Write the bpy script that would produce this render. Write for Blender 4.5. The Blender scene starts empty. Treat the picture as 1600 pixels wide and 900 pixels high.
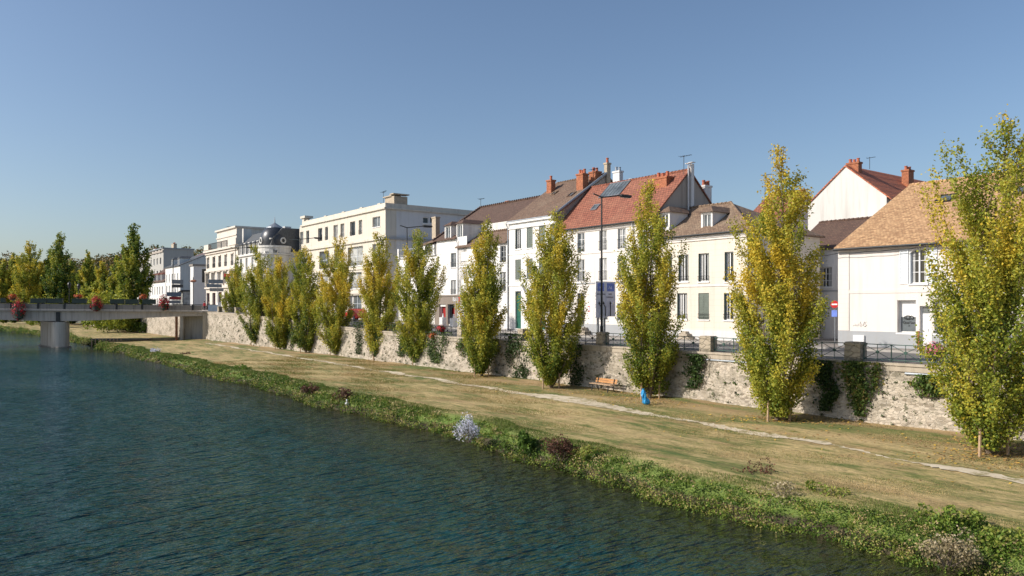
import bpy, math, random
import numpy as np
from mathutils import Vector, Matrix
R = math.radians
rnd = random.Random(7)
scene = bpy.context.scene
col = scene.collection

# ------------------------------------------------------------------ frames
# s runs along the quay away from the camera bridge, p across it from the river towards the houses
CAMZ, FPX, HOR = 2.6, 1200.0, 478.0
ROT = math.atan2(-.8, .6)
def P(s, p, z=0.0): return (-.6*s + .8*p, .8*s + .6*p, z)
def su(u, p):                       # distance along the quay of a measured sight line at depth row p
    k = (u - 800)/FPX; Y = p/(.6 + .8*k)
    return .8*Y - .6*k*Y
def zv(u, v, p):
    k = (u - 800)/FPX; Y = p/(.6 + .8*k)
    return CAMZ - (v - HOR)*Y/FPX
def smooth(a, b, x):
    t = max(0., min(1., (x-a)/(b-a))); return t*t*(3-2*t)
def zs(s): return 0.02 + 1.65*smooth(52, 128, s)          # street level
PROF_P = [-5, 19.4, 20.1, 20.4, 20.75, 21.15, 21.9, 25, 29, 36]
PROF_Z = [-6, -4.8, -4.2, -3.82, -3.5, -3.14, -3.05, -3.0, -2.9, -2.68]
def zg(p): return float(np.interp(p, PROF_P, PROF_Z))
def edge(s):                        # the bank wanders a little and turns left past the bridge
    return .35*math.sin(s*.23) + .22*math.sin(s*.61+1) + .12*math.sin(s*1.7) - 8.0*smooth(140, 300, s) - .75*(1-smooth(6, 34, s))
WATER = -3.9

# ------------------------------------------------------------------ materials
def nt(name):
    m = bpy.data.materials.new(name); m.use_nodes = True
    t = m.node_tree; b = t.nodes['Principled BSDF']
    return m, t, b
def N(t, typ, **kw):
    n = t.nodes.new(typ)
    for k, v in kw.items(): setattr(n, k, v)
    return n
def inp(n, **kw):
    for k, v in kw.items(): n.inputs[k.replace('_', ' ')].default_value = v
    return n
def rgba(c): return (c[0], c[1], c[2], 1)
def noise(t, vec, scale, detail=3, rough=.55):
    n = N(t, 'ShaderNodeTexNoise'); inp(n, Scale=scale, Detail=detail, Roughness=rough)
    if vec is not None: t.links.new(vec, n.inputs['Vector'])
    return n
def mapping(t, scale=(1,1,1), rot=(0,0,0), coord='Object'):
    tc = N(t, 'ShaderNodeTexCoord'); mp = N(t, 'ShaderNodeMapping')
    mp.inputs['Scale'].default_value = scale; mp.inputs['Rotation'].default_value = rot
    t.links.new(tc.outputs[coord], mp.inputs['Vector']); return mp.outputs['Vector']
def ramp(t, fac, stops):
    r = N(t, 'ShaderNodeValToRGB'); e = r.color_ramp.elements
    while len(e) < len(stops): e.new(.5)
    for i, (pos, c) in enumerate(stops):
        e[i].position = pos; e[i].color = rgba(c) if len(c) == 3 else c
    t.links.new(fac, r.inputs['Fac']); return r.outputs['Color']
def mix(t, a, b, fac, mode='MIX'):
    n = N(t, 'ShaderNodeMix', data_type='RGBA', blend_type=mode)
    for s_, v in ((n.inputs[0], fac), (n.inputs[6], a), (n.inputs[7], b)):
        if isinstance(v, (int, float)): s_.default_value = v
        elif isinstance(v, tuple): s_.default_value = rgba(v)
        else: t.links.new(v, s_)
    return n.outputs[2]
def bump(t, b, h, strength=.3, dist=.05):
    n = N(t, 'ShaderNodeBump'); inp(n, Strength=strength, Distance=dist)
    t.links.new(h, n.inputs['Height']); t.links.new(n.outputs['Normal'], b.inputs['Normal']); return n
def math_(t, op, a, b=None):
    n = N(t, 'ShaderNodeMath', operation=op)
    for i, v in enumerate((a, b)):
        if v is None: continue
        if isinstance(v, (int, float)): n.inputs[i].default_value = v
        else: t.links.new(v, n.inputs[i])
    return n.outputs[0]

def plain(name, c, rough=.6, metal=0, var=.12, scale=3.0):
    m, t, b = nt(name); inp(b, Roughness=rough, Metallic=metal)
    n = noise(t, mapping(t), scale, 4)
    c2 = tuple(x*(1-var) for x in c); c3 = tuple(min(1, x*(1+var)) for x in c)
    t.links.new(ramp(t, n.outputs['Fac'], [(.3, c2), (.7, c3)]), b.inputs['Base Color'])
    return m
def plaster(name, c, dirt=(.35,.32,.27), amount=.35, lines=0):
    m, t, b = nt(name); inp(b, Roughness=.85)
    v = mapping(t)
    big = noise(t, v, .45, 5, .6); fine = noise(t, v, 9, 3)
    base = mix(t, tuple(x*.93 for x in c), tuple(min(1, x*1.04) for x in c), big.outputs['Fac'])
    st = noise(t, mapping(t, (2.2, 2.2, .16)), 1.0, 5, .65)
    f = ramp(t, st.outputs['Fac'], [(.48, (0,0,0)), (.78, (1,1,1))])
    base = mix(t, base, dirt, math_(t, 'MULTIPLY', f, amount))
    if lines:
        sx = N(t, 'ShaderNodeSeparateXYZ'); tc = N(t, 'ShaderNodeTexCoord'); t.links.new(tc.outputs['Object'], sx.inputs[0])
        fr = math_(t, 'FRACT', math_(t, 'DIVIDE', sx.outputs['Z'], lines))
        ln = math_(t, 'LESS_THAN', fr, .055)
        base = mix(t, base, tuple(x*.72 for x in c), math_(t, 'MULTIPLY', ln, .55))
    t.links.new(base, b.inputs['Base Color'])
    bump(t, b, fine.outputs['Fac'], .25, .012)
    return m
def tiles(name, c1, c2, mortar, moss=(.2,.17,.1), mossamt=.4, row=.2, wid=.34, shear=0.0, mort=.028):
    m, t, b = nt(name); inp(b, Roughness=.85)
    tc = N(t, 'ShaderNodeTexCoord'); sx = N(t, 'ShaderNodeSeparateXYZ'); t.links.new(tc.outputs['Object'], sx.inputs[0])
    xx = math_(t, 'ADD', sx.outputs['X'], math_(t, 'MULTIPLY', sx.outputs['Y'], shear))
    wob = noise(t, tc.outputs['Object'], 1.3, 2)
    zz = math_(t, 'ADD', sx.outputs['Z'], math_(t, 'MULTIPLY', wob.outputs['Fac'], .09))
    cb = N(t, 'ShaderNodeCombineXYZ'); t.links.new(xx, cb.inputs[0]); t.links.new(zz, cb.inputs[1])
    br = N(t, 'ShaderNodeTexBrick'); t.links.new(cb.outputs[0], br.inputs['Vector'])
    inp(br, Color1=rgba(c1), Color2=rgba(c2), Mortar=rgba(mortar), Scale=1.0); br.inputs['Mortar Size'].default_value = mort
    br.inputs['Brick Width'].default_value = wid; br.inputs['Row Height'].default_value = row; br.inputs['Mortar Smooth'].default_value = .4
    br.inputs['Bias'].default_value = 0
    big = noise(t, tc.outputs['Object'], .55, 6, .7)
    f = ramp(t, big.outputs['Fac'], [(.42, (0,0,0)), (.72, (1,1,1))])
    cc = mix(t, br.outputs['Color'], moss, math_(t, 'MULTIPLY', f, mossamt))
    fn = noise(t, tc.outputs['Object'], 5, 3)
    cc = mix(t, cc, ramp(t, fn.outputs['Fac'], [(.25, (.55,.55,.55)), (.75, (1.25,1.25,1.25))]), .8, 'MULTIPLY')
    t.links.new(cc, b.inputs['Base Color'])
    h = math_(t, 'SUBTRACT', 1.0, br.outputs['Fac'])
    bump(t, b, h, .6, .05)
    return m
def rubble(name, c1, c2, mort, scale=3.2):
    m, t, b = nt(name); inp(b, Roughness=.9)
    v = mapping(t, (1, 1, 2.1))
    wv = noise(t, v, 2.5, 2); vv = mix(t, v, wv.outputs['Color'], .06)
    vo = N(t, 'ShaderNodeTexVoronoi'); inp(vo, Scale=scale); t.links.new(vv, vo.inputs['Vector'])
    ve = N(t, 'ShaderNodeTexVoronoi', feature='DISTANCE_TO_EDGE'); inp(ve, Scale=scale); t.links.new(vv, ve.inputs['Vector'])
    g = N(t, 'ShaderNodeRGBToBW'); t.links.new(vo.outputs['Color'], g.inputs[0])
    stone = ramp(t, g.outputs[0], [(.15, c2), (.45, c1), (.9, tuple(min(1, x*1.15) for x in c1))])
    e = ramp(t, ve.outputs['Distance'], [(.02, (0,0,0)), (.09, (1,1,1))])
    base = mix(t, mort, stone, e)
    big = noise(t, v, .5, 6, .7)
    dk = ramp(t, big.outputs['Fac'], [(.46, (0,0,0)), (.72, (1,1,1))])
    base = mix(t, base, (.12,.11,.07), math_(t, 'MULTIPLY', dk, .75))
    hol = noise(t, mapping(t, (1,1,1.4)), 3.3, 3, .6)
    hk = ramp(t, hol.outputs['Fac'], [(.60, (0,0,0)), (.67, (1,1,1))])
    base = mix(t, base, (.07,.075,.03), math_(t, 'MULTIPLY', hk, .8))
    t.links.new(base, b.inputs['Base Color'])
    bump(t, b, math_(t, 'ADD', e, math_(t, 'MULTIPLY', g.outputs[0], .5)), .6, .06)
    return m
def leafmat(name, stops, trans=.35):
    m, t, b = nt(name); inp(b, Roughness=.55); b.inputs['Specular IOR Level'].default_value = .25
    a = N(t, 'ShaderNodeAttribute', attribute_name='tint')
    c = ramp(t, a.outputs['Fac'], stops); t.links.new(c, b.inputs['Base Color'])
    tr = N(t, 'ShaderNodeBsdfTranslucent'); t.links.new(c, tr.inputs['Color'])
    mx = N(t, 'ShaderNodeMixShader'); mx.inputs[0].default_value = trans
    t.links.new(b.outputs[0], mx.inputs[1]); t.links.new(tr.outputs[0], mx.inputs[2])
    t.links.new(mx.outputs[0], t.nodes['Material Output'].inputs['Surface'])
    return m
def glassmat(name, c, curtain=None):
    m, t, b = nt(name); inp(b, Roughness=.06, IOR=1.5)
    n = noise(t, mapping(t), .9, 2)
    cc = ramp(t, n.outputs['Fac'], [(.35, c), (.65, tuple(x*2.2 for x in c))])
    t.links.new(cc, b.inputs['Base Color'])
    w = noise(t, mapping(t), 1.4, 1); bump(t, b, w.outputs['Fac'], .05, .02)
    return m

M = {}
M['white'] = plaster('white_render', (.66,.64,.60), (.30,.27,.22), .5)
M['white2'] = plaster('bright_white_render', (.76,.745,.715), (.36,.33,.29), amount=.4)
M['cream'] = plaster('cream_render', (.71,.645,.545), amount=.4, lines=.42)
M['cream2'] = plaster('pale_cream_render', (.74,.69,.64), amount=.35)
M['quoin'] = plaster('quoin_render', (.73,.68,.625), amount=.3, lines=.3)
M['stone'] = plaster('dressed_cream_stone', (.64,.585,.495), amount=.65)
M['stone2'] = plaster('pale_ornate_stone', (.65,.59,.515), amount=.6)
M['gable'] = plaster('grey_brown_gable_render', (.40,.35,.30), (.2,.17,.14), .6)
M['greywall'] = plaster('grey_white_render', (.66,.655,.65), amount=.35)
M['plinth'] = plaster('grey_plinth_paint', (.36,.375,.39), amount=.4)
M['taupe'] = plaster('taupe_shopfront', (.24,.20,.165), amount=.2)
M['tile_red'] = tiles('red_interlocking_tiles', (.365,.13,.078), (.26,.085,.052), (.13,.045,.03), (.36,.18,.11), .5, .21, .3)
M['tile_sunlit'] = tiles('sunlit_red_tiles', (.62,.19,.09), (.46,.13,.065), (.22,.08,.05), (.48,.2,.11), .35, .21, .3)  # brighter copy of the red tiles, sunlight on the slope put into the colour
M['tile_orange'] = tiles('orange_flat_tiles', (.66,.415,.215), (.37,.205,.10), (.24,.14,.075), (.50,.30,.15), .5, .085, .2, mort=.008)
M['tile_brown'] = tiles('weathered_brown_tiles', (.235,.145,.095), (.165,.10,.068), (.08,.055,.04), (.24,.18,.125), .5, .13, .24, .4, mort=.014)
M['tile_dark'] = tiles('dark_brown_tiles', (.155,.088,.062), (.115,.066,.048), (.06,.038,.03), (.15,.105,.07), .4, .14, .24, .4, mort=.014)
M['tile_moss'] = tiles('mottled_brown_tiles', (.30,.20,.13), (.19,.12,.08), (.10,.065,.045), (.36,.28,.19), .6, .13, .24, .4, mort=.014)
M['slate'] = plain('blue_grey_slate', (.075,.08,.085), .62, .0, .3, 4)
M['zinc'] = plain('zinc_sheet', (.30,.33,.36), .45, .5)
M['brick'] = tiles('orange_chimney_brick', (.50,.175,.075), (.40,.125,.055), (.34,.2,.14), (.3,.14,.08), .3, .075, .22, .5, mort=.008)
M['pot'] = plain('terracotta_pot', (.42,.12,.06), .7)
M['tan'] = plain('tan_render_stack', (.42,.35,.26), .85)
M['frame'] = plain('white_window_paint', (.74,.74,.73), .4, var=.04)
M['greyframe'] = plain('grey_window_paint', (.42,.43,.43), .45, var=.05)
M['green'] = plain('dark_green_shutter_paint', (.045,.075,.062), .45)
M['teal'] = plain('green_door_paint', (.02,.12,.085), .4)
M['olive'] = plain('grey_green_shutter_paint', (.13,.155,.13), .5)
M['darkwood'] = plain('dark_door_paint', (.055,.055,.058), .4)
M['shutw'] = plain('white_shutter_paint', (.72,.76,.79), .5, var=.05)
M['iron'] = plain('dark_iron', (.025,.027,.028), .5, .3)
M['railpaint'] = plain('green_railing_paint', (.035,.085,.07), .45, .2)
M['railpaint2'] = plain('black_railing_paint', (.02,.024,.024), .5, .2)
M['glass'] = glassmat('window_glass', (.012,.015,.018))
M['glass2'] = glassmat('grey_window_glass', (.07,.08,.085))
M['glass3'] = glassmat('curtained_window_glass', (.22,.22,.21))
M['concrete'] = plaster('bridge_concrete', (.44,.39,.345), (.15,.13,.11), .8)
M['concrete2'] = plaster('parapet_concrete', (.25,.225,.20), (.08,.07,.06), .85)
M['pierm'] = plaster('pier_concrete', (.42,.39,.35), (.12,.11,.085), .9)
M['coping'] = plaster('weathered_coping_stone', (.43,.37,.29), (.14,.125,.09), .75)
M['pillar'] = rubble('pillar_stone', (.40,.34,.26), (.22,.19,.15), (.3,.26,.2), 2.2)
M['rubble'] = rubble('pale_rubble_stone', (.49,.425,.34), (.28,.235,.18), (.52,.46,.375), 4.6)
M['asphalt'] = plain('asphalt', (.13,.125,.12), .9, var=.2, scale=6)
M['paving'] = plain('pavement_asphalt', (.24,.215,.19), .9, var=.15, scale=4)
M['kerb'] = plain('granite_kerb', (.36,.34,.31), .8)
M['bark'] = plain('poplar_bark', (.17,.13,.09), .9, var=.4, scale=9)
M['stake'] = plain('bare_wood_stake', (.42,.29,.18), .85, var=.2, scale=8)
M['benchwood'] = plain('varnished_bench_wood', (.52,.26,.10), .5, var=.2, scale=9)
M['seatwood'] = plain('weathered_seat_wood', (.44,.30,.19), .7, var=.2, scale=9)
M['curtain'] = plain('net_curtain', (.42,.42,.41), .9, var=.1)
M['bag'] = plain('blue_plastic_bag', (.03,.30,.62), .35, var=.15)
M['signgrey'] = plain('grey_sign_back', (.20,.215,.23), .5, .3)
M['signface'] = plain('grey_sign_face', (.78,.77,.82), .5)
M['signblue'] = plain('blue_sign_panel', (.12,.20,.60), .45)
M['signlight'] = plain('faded_sign_lettering', (.70,.74,.85), .5)
M['red'] = plain('red_paint', (.50,.02,.02), .4)
M['redflat'] = plain('deep_red_panel', (.32,.012,.012), .5)
M['black'] = plain('black_interior', (.006,.005,.005), .6)
M['blackpaint'] = plain('black_lettering', (.02,.02,.02), .5)
M['skin'] = plain('skin', (.5,.32,.24), .6)
M['planter'] = plain('green_planter_box', (.022,.04,.03), .5)
M['bluegrey'] = plain('blue_grey_direction_panel', (.10,.14,.19), .45)
M['lettering'] = plain('white_lettering', (.8,.8,.8), .5, var=.03)
M['redletter'] = plain('red_lettering', (.7,.03,.025), .5, var=.03)
M['rubber'] = plain('tyre_rubber', (.02,.02,.02), .8)
M['graffiti'] = plain('grey_spray_paint', (.30,.29,.28), .7)
M['clothred'] = plain('red_jacket', (.45,.03,.04), .8)
M['clothdark'] = plain('dark_jacket', (.03,.03,.035), .8)
M['hair'] = plain('brown_hair', (.05,.035,.025), .7)
POP = [(0, (.026,.058,.012)), (.28, (.085,.145,.022)), (.5, (.235,.28,.036)), (.75, (.44,.42,.055)), (1, (.66,.48,.05))]
M['leaf'] = leafmat('poplar_leaf', POP, .36)
M['veg'] = leafmat('bank_plant_leaf', [(0, (.022,.045,.010)), (.25, (.065,.125,.018)), (.55, (.15,.235,.032)), (.75, (.28,.30,.055)), (.9, (.38,.30,.12)), (1, (.42,.32,.16))], .25)
M['ivy'] = leafmat('ivy_leaf', [(0, (.016,.034,.010)), (.5, (.05,.09,.02)), (.85, (.115,.165,.03)), (1, (.25,.19,.06))], .15)
M['aster'] = leafmat('aster_flower', [(0, (.04,.07,.02)), (.35, (.07,.1,.03)), (.45, (.50,.50,.60)), (1, (.80,.80,.88))], .2)
M['reddish'] = leafmat('red_brown_leaf', [(0, (.03,.02,.012)), (.6, (.11,.055,.035)), (1, (.2,.09,.055))], .2)
M['dryplant'] = leafmat('dry_stem_leaf', [(0, (.06,.055,.02)), (.6, (.3,.24,.13)), (1, (.45,.38,.25))], .2)
M['flower'] = leafmat('geranium_bloom', [(0, (.02,.045,.01)), (.3, (.05,.1,.02)), (.4, (.35,.015,.02)), (1, (.62,.04,.06))], .2)
M['flower2'] = leafmat('orange_bloom', [(0, (.02,.045,.01)), (.3, (.05,.1,.02)), (.4, (.5,.09,.03)), (1, (.7,.16,.05))], .2)
M['pinkflower'] = leafmat('pink_bloom', [(0, (.02,.045,.01)), (.45, (.07,.12,.02)), (.5, (.5,.1,.16)), (1, (.65,.2,.28))], .2)
M['woods'] = leafmat('autumn_wood_leaf', [(0, (.05,.075,.025)), (.4, (.12,.14,.045)), (.75, (.25,.17,.06)), (1, (.36,.19,.065))], .2)
M['deadleaf'] = leafmat('fallen_leaf', [(0, (.20,.11,.045)), (.55, (.44,.26,.09)), (1, (.75,.50,.07))], .1)
M['blade'] = leafmat('grass_blade', [(0, (.075,.145,.022)), (.4, (.17,.20,.045)), (.65, (.38,.28,.12)), (1, (.58,.44,.23))], .2)

def grassmat():
    m, t, b = nt('dry_mown_grass'); inp(b, Roughness=.95)
    tc = N(t, 'ShaderNodeTexCoord'); v = tc.outputs['Object']
    n1 = noise(t, mapping(t, (.11, .42, .3)), 1, 6, .66)
    n2 = noise(t, mapping(t, (.5, 1.1, 1)), 1, 6, .7)
    n3 = noise(t, mapping(t, (5, 9, 5)), 1, 4, .7)
    n4 = noise(t, mapping(t, (.55, 3.6, 1), (0, 0, R(3))), 1, 5, .7)
    n5 = noise(t, mapping(t, (.35, .8, 1)), 1, 4, .6)
    f = math_(t, 'ADD', math_(t, 'ADD', math_(t, 'MULTIPLY', n1.outputs['Fac'], .36), math_(t, 'MULTIPLY', n2.outputs['Fac'], .34)), math_(t, 'MULTIPLY', n4.outputs['Fac'], .30))
    c = ramp(t, f, [(.405, (.075,.12,.02)), (.455, (.17,.175,.045)), (.50, (.34,.27,.108)), (.565, (.48,.36,.165)), (.65, (.57,.44,.22))])
    c = mix(t, c, (.33,.205,.095), math_(t, 'MULTIPLY', ramp(t, n5.outputs['Fac'], [(.50, (0,0,0)), (.66, (1,1,1))]), .55))
    c = mix(t, c, ramp(t, n3.outputs['Fac'], [(.25, (.40,.45,.40)), (.5, (1,1,1)), (.8, (1.45,1.4,1.35))]), .9, 'MULTIPLY')
    sx = N(t, 'ShaderNodeSeparateXYZ'); t.links.new(v, sx.inputs[0])
    wob = math_(t, 'ADD', sx.outputs['Y'], math_(t, 'MULTIPLY', math_(t, 'SUBTRACT', n2.outputs['Fac'], .5), 2.4))
    at = N(t, 'ShaderNodeAttribute', attribute_name='lip')
    lw = math_(t, 'ADD', at.outputs['Fac'], math_(t, 'MULTIPLY', math_(t, 'SUBTRACT', n2.outputs['Fac'], .5), .8))
    lip = ramp(t, lw, [(.40, (0,0,0)), (.75, (1,1,1))])
    c = mix(t, c, (.10,.165,.026), math_(t, 'MULTIPLY', lip, .9))
    soil = ramp(t, at.outputs['Fac'], [(.93, (0,0,0)), (1, (1,1,1))])
    c = mix(t, c, (.06,.048,.025), soil)
    # bare brown soil and leaf litter along the foot of the wall
    w = ramp(t, math_(t, 'MULTIPLY', math_(t, 'SUBTRACT', wob, 29.6), .22), [(0, (0,0,0)), (.8, (1,1,1))])
    g3 = ramp(t, n1.outputs['Fac'], [(.42, (.11,.145,.03)), (.50, (.27,.185,.085)), (.62, (.40,.27,.14))])
    c = mix(t, c, g3, math_(t, 'MULTIPLY', w, .8))
    t.links.new(c, b.inputs['Base Color'])
    bump(t, b, n3.outputs['Fac'], .7, .06)
    return m
M['grass'] = grassmat()
def pathmat():
    m, t, b = nt('trodden_dirt_path'); inp(b, Roughness=.95)
    n = noise(t, mapping(t), 1.7, 6, .7)
    t.links.new(ramp(t, n.outputs['Fac'], [(.38, (.27,.23,.11)), (.48, (.55,.46,.32)), (.7, (.70,.62,.47))]), b.inputs['Base Color'])
    bump(t, b, n.outputs['Fac'], .4, .03); return m
M['path'] = pathmat()
def watermat():
    m, t, b = nt('river_water'); inp(b, Roughness=.05, IOR=1.33); b.inputs['Specular IOR Level'].default_value = .27
    tc = N(t, 'ShaderNodeTexCoord'); sx = N(t, 'ShaderNodeSeparateXYZ'); t.links.new(tc.outputs['Object'], sx.inputs[0])
    big = noise(t, mapping(t, (.05,.12,1)), 1, 4)
    deep = mix(t, (.007,.041,.043), (.012,.056,.056), big.outputs['Fac'])
    # shallow brown-green water over the bank's foot
    sh = ramp(t, math_(t, 'MULTIPLY', math_(t, 'SUBTRACT', math_(t, 'ADD', sx.outputs['Y'], math_(t, 'MULTIPLY', big.outputs['Fac'], 2.5)), 15.0), .16), [(0, (0,0,0)), (1, (1,1,1))])
    cc = mix(t, deep, (.050,.045,.010), math_(t, 'MULTIPLY', sh, .9))
    t.links.new(cc, b.inputs['Base Color'])
    v0 = mapping(t, (.95, .42, 1), (0, 0, R(9))); v1 = mapping(t, (3.3, 1.1, 1), (0, 0, R(-6)))
    v2 = mapping(t, (6.0, 2.6, 1), (0, 0, R(14)))
    a = noise(t, v1, 1, 3, .5); c2 = noise(t, v2, 1, 3, .55)
    patch = noise(t, mapping(t, (.045,.10,1), (0,0,R(-40))), 1, 3)
    pf = ramp(t, patch.outputs['Fac'], [(.34, (.55,.55,.55)), (.60, (1.2,1.2,1.2))])
    calm = ramp(t, math_(t, 'MULTIPLY', math_(t, 'ADD', sx.outputs['X'], 135.0), .02), [(0, (.25,.25,.25)), (1, (1,1,1))])
    z0 = noise(t, v0, 1, 2, .5)
    h = math_(t, 'ADD', math_(t, 'ADD', math_(t, 'MULTIPLY', a.outputs['Fac'], 1.0), math_(t, 'MULTIPLY', z0.outputs['Fac'], 1.3)), math_(t, 'MULTIPLY', c2.outputs['Fac'], .30))
    h = math_(t, 'MULTIPLY', math_(t, 'MULTIPLY', h, pf), calm)
    bn = N(t, 'ShaderNodeBump'); inp(bn, Strength=1.0, Distance=.46); t.links.new(h, bn.inputs['Height'])
    df = N(t, 'ShaderNodeBsdfDiffuse'); t.links.new(cc, df.inputs['Color'])
    gl = N(t, 'ShaderNodeBsdfGlossy'); inp(gl, Roughness=.045)
    fr = N(t, 'ShaderNodeFresnel'); inp(fr, IOR=1.33)
    for n_ in (df, gl, fr): t.links.new(bn.outputs['Normal'], n_.inputs['Normal'])
    fk = math_(t, 'MINIMUM', math_(t, 'MULTIPLY', fr.outputs[0], 1.5), .9)
    mx = N(t, 'ShaderNodeMixShader'); t.links.new(fk, mx.inputs[0]); t.links.new(df.outputs[0], mx.inputs[1]); t.links.new(gl.outputs[0], mx.inputs[2])
    t.links.new(mx.outputs[0], t.nodes['Material Output'].inputs['Surface'])
    return m
M['water'] = watermat()

# ------------------------------------------------------------------ mesh builder
class MB:
    def __init__(s): s.v = []; s.f = []; s.m = []; s.cur = 0
    def face(s, pts):
        i = len(s.v); s.v += [tuple(q) for q in pts]; s.f.append(tuple(range(i, i+len(pts)))); s.m.append(s.cur)
    def box(s, x0, x1, y0, y1, z0, z1, T=None):
        c = [(x0,y0,z0),(x1,y0,z0),(x1,y1,z0),(x0,y1,z0),(x0,y0,z1),(x1,y0,z1),(x1,y1,z1),(x0,y1,z1)]
        if T: c = [T(*q) for q in c]
        i = len(s.v); s.v += c
        for f in ((0,3,2,1),(4,5,6,7),(0,1,5,4),(1,2,6,5),(2,3,7,6),(3,0,4,7)):
            s.f.append(tuple(i+k for k in f)); s.m.append(s.cur)
    def tube(s, pts, rad, n=6, cap=True):
        pts = [Vector(q) for q in pts]
        rs = rad if isinstance(rad, (list, tuple)) else [rad]*len(pts)
        i = len(s.v)
        for k, q in enumerate(pts):
            d = (pts[min(k+1, len(pts)-1)] - pts[max(k-1, 0)]).normalized()
            a = d.cross(Vector((0,0,1)) if abs(d.z) < .9 else Vector((1,0,0))).normalized(); b = d.cross(a)
            for j in range(n):
                an = 2*math.pi*j/n; s.v.append(tuple(q + (a*math.cos(an) + b*math.sin(an))*rs[k]))
        for k in range(len(pts)-1):
            for j in range(n):
                s.f.append((i+k*n+j, i+k*n+(j+1)%n, i+(k+1)*n+(j+1)%n, i+(k+1)*n+j)); s.m.append(s.cur)
        if cap:
            s.f.append(tuple(i+j for j in range(n))[::-1]); s.m.append(s.cur)
            s.f.append(tuple(i+(len(pts)-1)*n+j for j in range(n))); s.m.append(s.cur)
    def lathe(s, cx, cy, prof, n=16, a0=0, a1=2*math.pi):
        full = abs(a1-a0-2*math.pi) < 1e-6; cnt = n if full else n+1; i = len(s.v)
        for (r, z) in prof:
            for j in range(cnt):
                an = a0 + (a1-a0)*j/n; s.v.append((cx + r*math.cos(an), cy + r*math.sin(an), z))
        for k in range(len(prof)-1):
            for j in range(n):
                j2 = (j+1) % cnt
                s.f.append((i+k*cnt+j, i+k*cnt+j2, i+(k+1)*cnt+j2, i+(k+1)*cnt+j)); s.m.append(s.cur)
    def build(s, name, mats, parent=None, smooth_=False):
        me = bpy.data.meshes.new(name); me.from_pydata(s.v, [], s.f)
        mats = mats if isinstance(mats, (list, tuple)) else [mats]
        for m in mats: me.materials.append(m)
        if len(mats) > 1: me.polygons.foreach_set('material_index', s.m)
        if smooth_: me.polygons.foreach_set('use_smooth', [True]*len(me.polygons))
        me.update()
        o = bpy.data.objects.new(name, me); col.objects.link(o)
        if parent: o.parent = parent
        return o
def tag(o, label=None, cat=None, group=None, kind=None):
    if label: o['label'] = label
    if cat: o['category'] = cat
    if group: o['group'] = group
    if kind: o['kind'] = kind
    return o
def thing(name, label, cat, loc=(0,0,0), rz=0, group=None):
    o = bpy.data.objects.new(name, None); col.objects.link(o); o.empty_display_size = .3
    o.location = loc; o.rotation_euler = (0,0,rz); return tag(o, label, cat, group)
def copy_tree(o, parent=None):
    c = o.copy(); col.objects.link(c); c.parent = parent
    for ch in [q for q in bpy.data.objects if q.parent == o]: copy_tree(ch, c)
    return c
def leaf_mesh(name, C, size, tint, mat, parent=None, up=.35, seed=0, aspect=.8, out=None):
    """many small leaf faces, one colour value each"""
    g = np.random.default_rng(seed); n = len(C)
    nr = g.normal(size=(n,3)); nr /= np.linalg.norm(nr, axis=1)[:,None]
    nr[:,2] += up
    if out is not None: nr += out
    nr /= np.linalg.norm(nr, axis=1)[:,None] + 1e-9
    a = np.cross(nr, g.normal(size=(n,3))); a /= np.linalg.norm(a, axis=1)[:,None] + 1e-9
    b = np.cross(nr, a)
    sz = (size * g.uniform(.65, 1.3, n))[:,None] if np.isscalar(size) else (size*g.uniform(.65,1.3,n))[:,None]
    V = np.stack([C - a*sz*.5, C + b*sz*.42*aspect - a*sz*.08, C + a*sz*.55, C - b*sz*.42*aspect - a*sz*.08], axis=1).reshape(-1,3)
    me = bpy.data.meshes.new(name)
    me.from_pydata(V.tolist(), [], np.arange(4*n).reshape(-1,4).tolist())
    at = me.attributes.new('tint', 'FLOAT', 'POINT'); at.data.foreach_set('value', np.repeat(np.clip(tint,0,1), 4).astype(np.float32))
    me.materials.append(mat); me.update()
    o = bpy.data.objects.new(name, me); col.objects.link(o)
    if parent: o.parent = parent
    return o
_fonts = {}
def text(name, body, size, mat, parent, T, extrude=.004):
    """lettering as mesh; T maps (along, up, out) to local coordinates"""
    cu = bpy.data.curves.new('lettering', 'FONT'); cu.body = body; cu.size = size; cu.extrude = extrude
    ob = bpy.data.objects.new('lettering', cu); col.objects.link(ob)
    dg = bpy.context.evaluated_depsgraph_get()
    me = bpy.data.meshes.new_from_object(ob.evaluated_get(dg)); bpy.data.objects.remove(ob)
    for v in me.vertices: v.co = T(v.co.x, v.co.y, v.co.z)
    me.materials.clear(); me.materials.append(mat); me.name = name
    o = bpy.data.objects.new(name, me); col.objects.link(o); o.parent = parent
    return o

# ------------------------------------------------------------------ camera, sun, sky
cam = bpy.data.cameras.new('camera'); cam.sensor_width = 36; cam.lens = 36*FPX/1600; cam.shift_y = 28/1600
cam.clip_end = 6000; co = bpy.data.objects.new('camera', cam); col.objects.link(co)
co.location = (0,0,CAMZ); co.rotation_euler = (R(90),0,0); scene.camera = co
EL = R(32); hx, hy = -.982, -.19
sun = bpy.data.lights.new('sun', 'SUN'); sun.energy = 5.0; sun.angle = R(.53); sun.color = (1.0, .925, .83)
so = bpy.data.objects.new('sun', sun); col.objects.link(so)
so.rotation_euler = Vector((-hx*math.cos(EL), -hy*math.cos(EL), -math.sin(EL))).to_track_quat('-Z', 'Y').to_euler()
w = bpy.data.worlds.new('World'); scene.world = w; w.use_nodes = True
wt = w.node_tree; bg = wt.nodes['Background']; sk = wt.nodes.new('ShaderNodeTexSky'); sk.sky_type = 'NISHITA'
sk.sun_disc = False; sk.sun_elevation = EL; sk.sun_rotation = math.atan2(hx, hy)
sk.altitude = 60; sk.air_density = 1.0; sk.dust_density = 1.6; sk.ozone_density = 2.7
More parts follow.
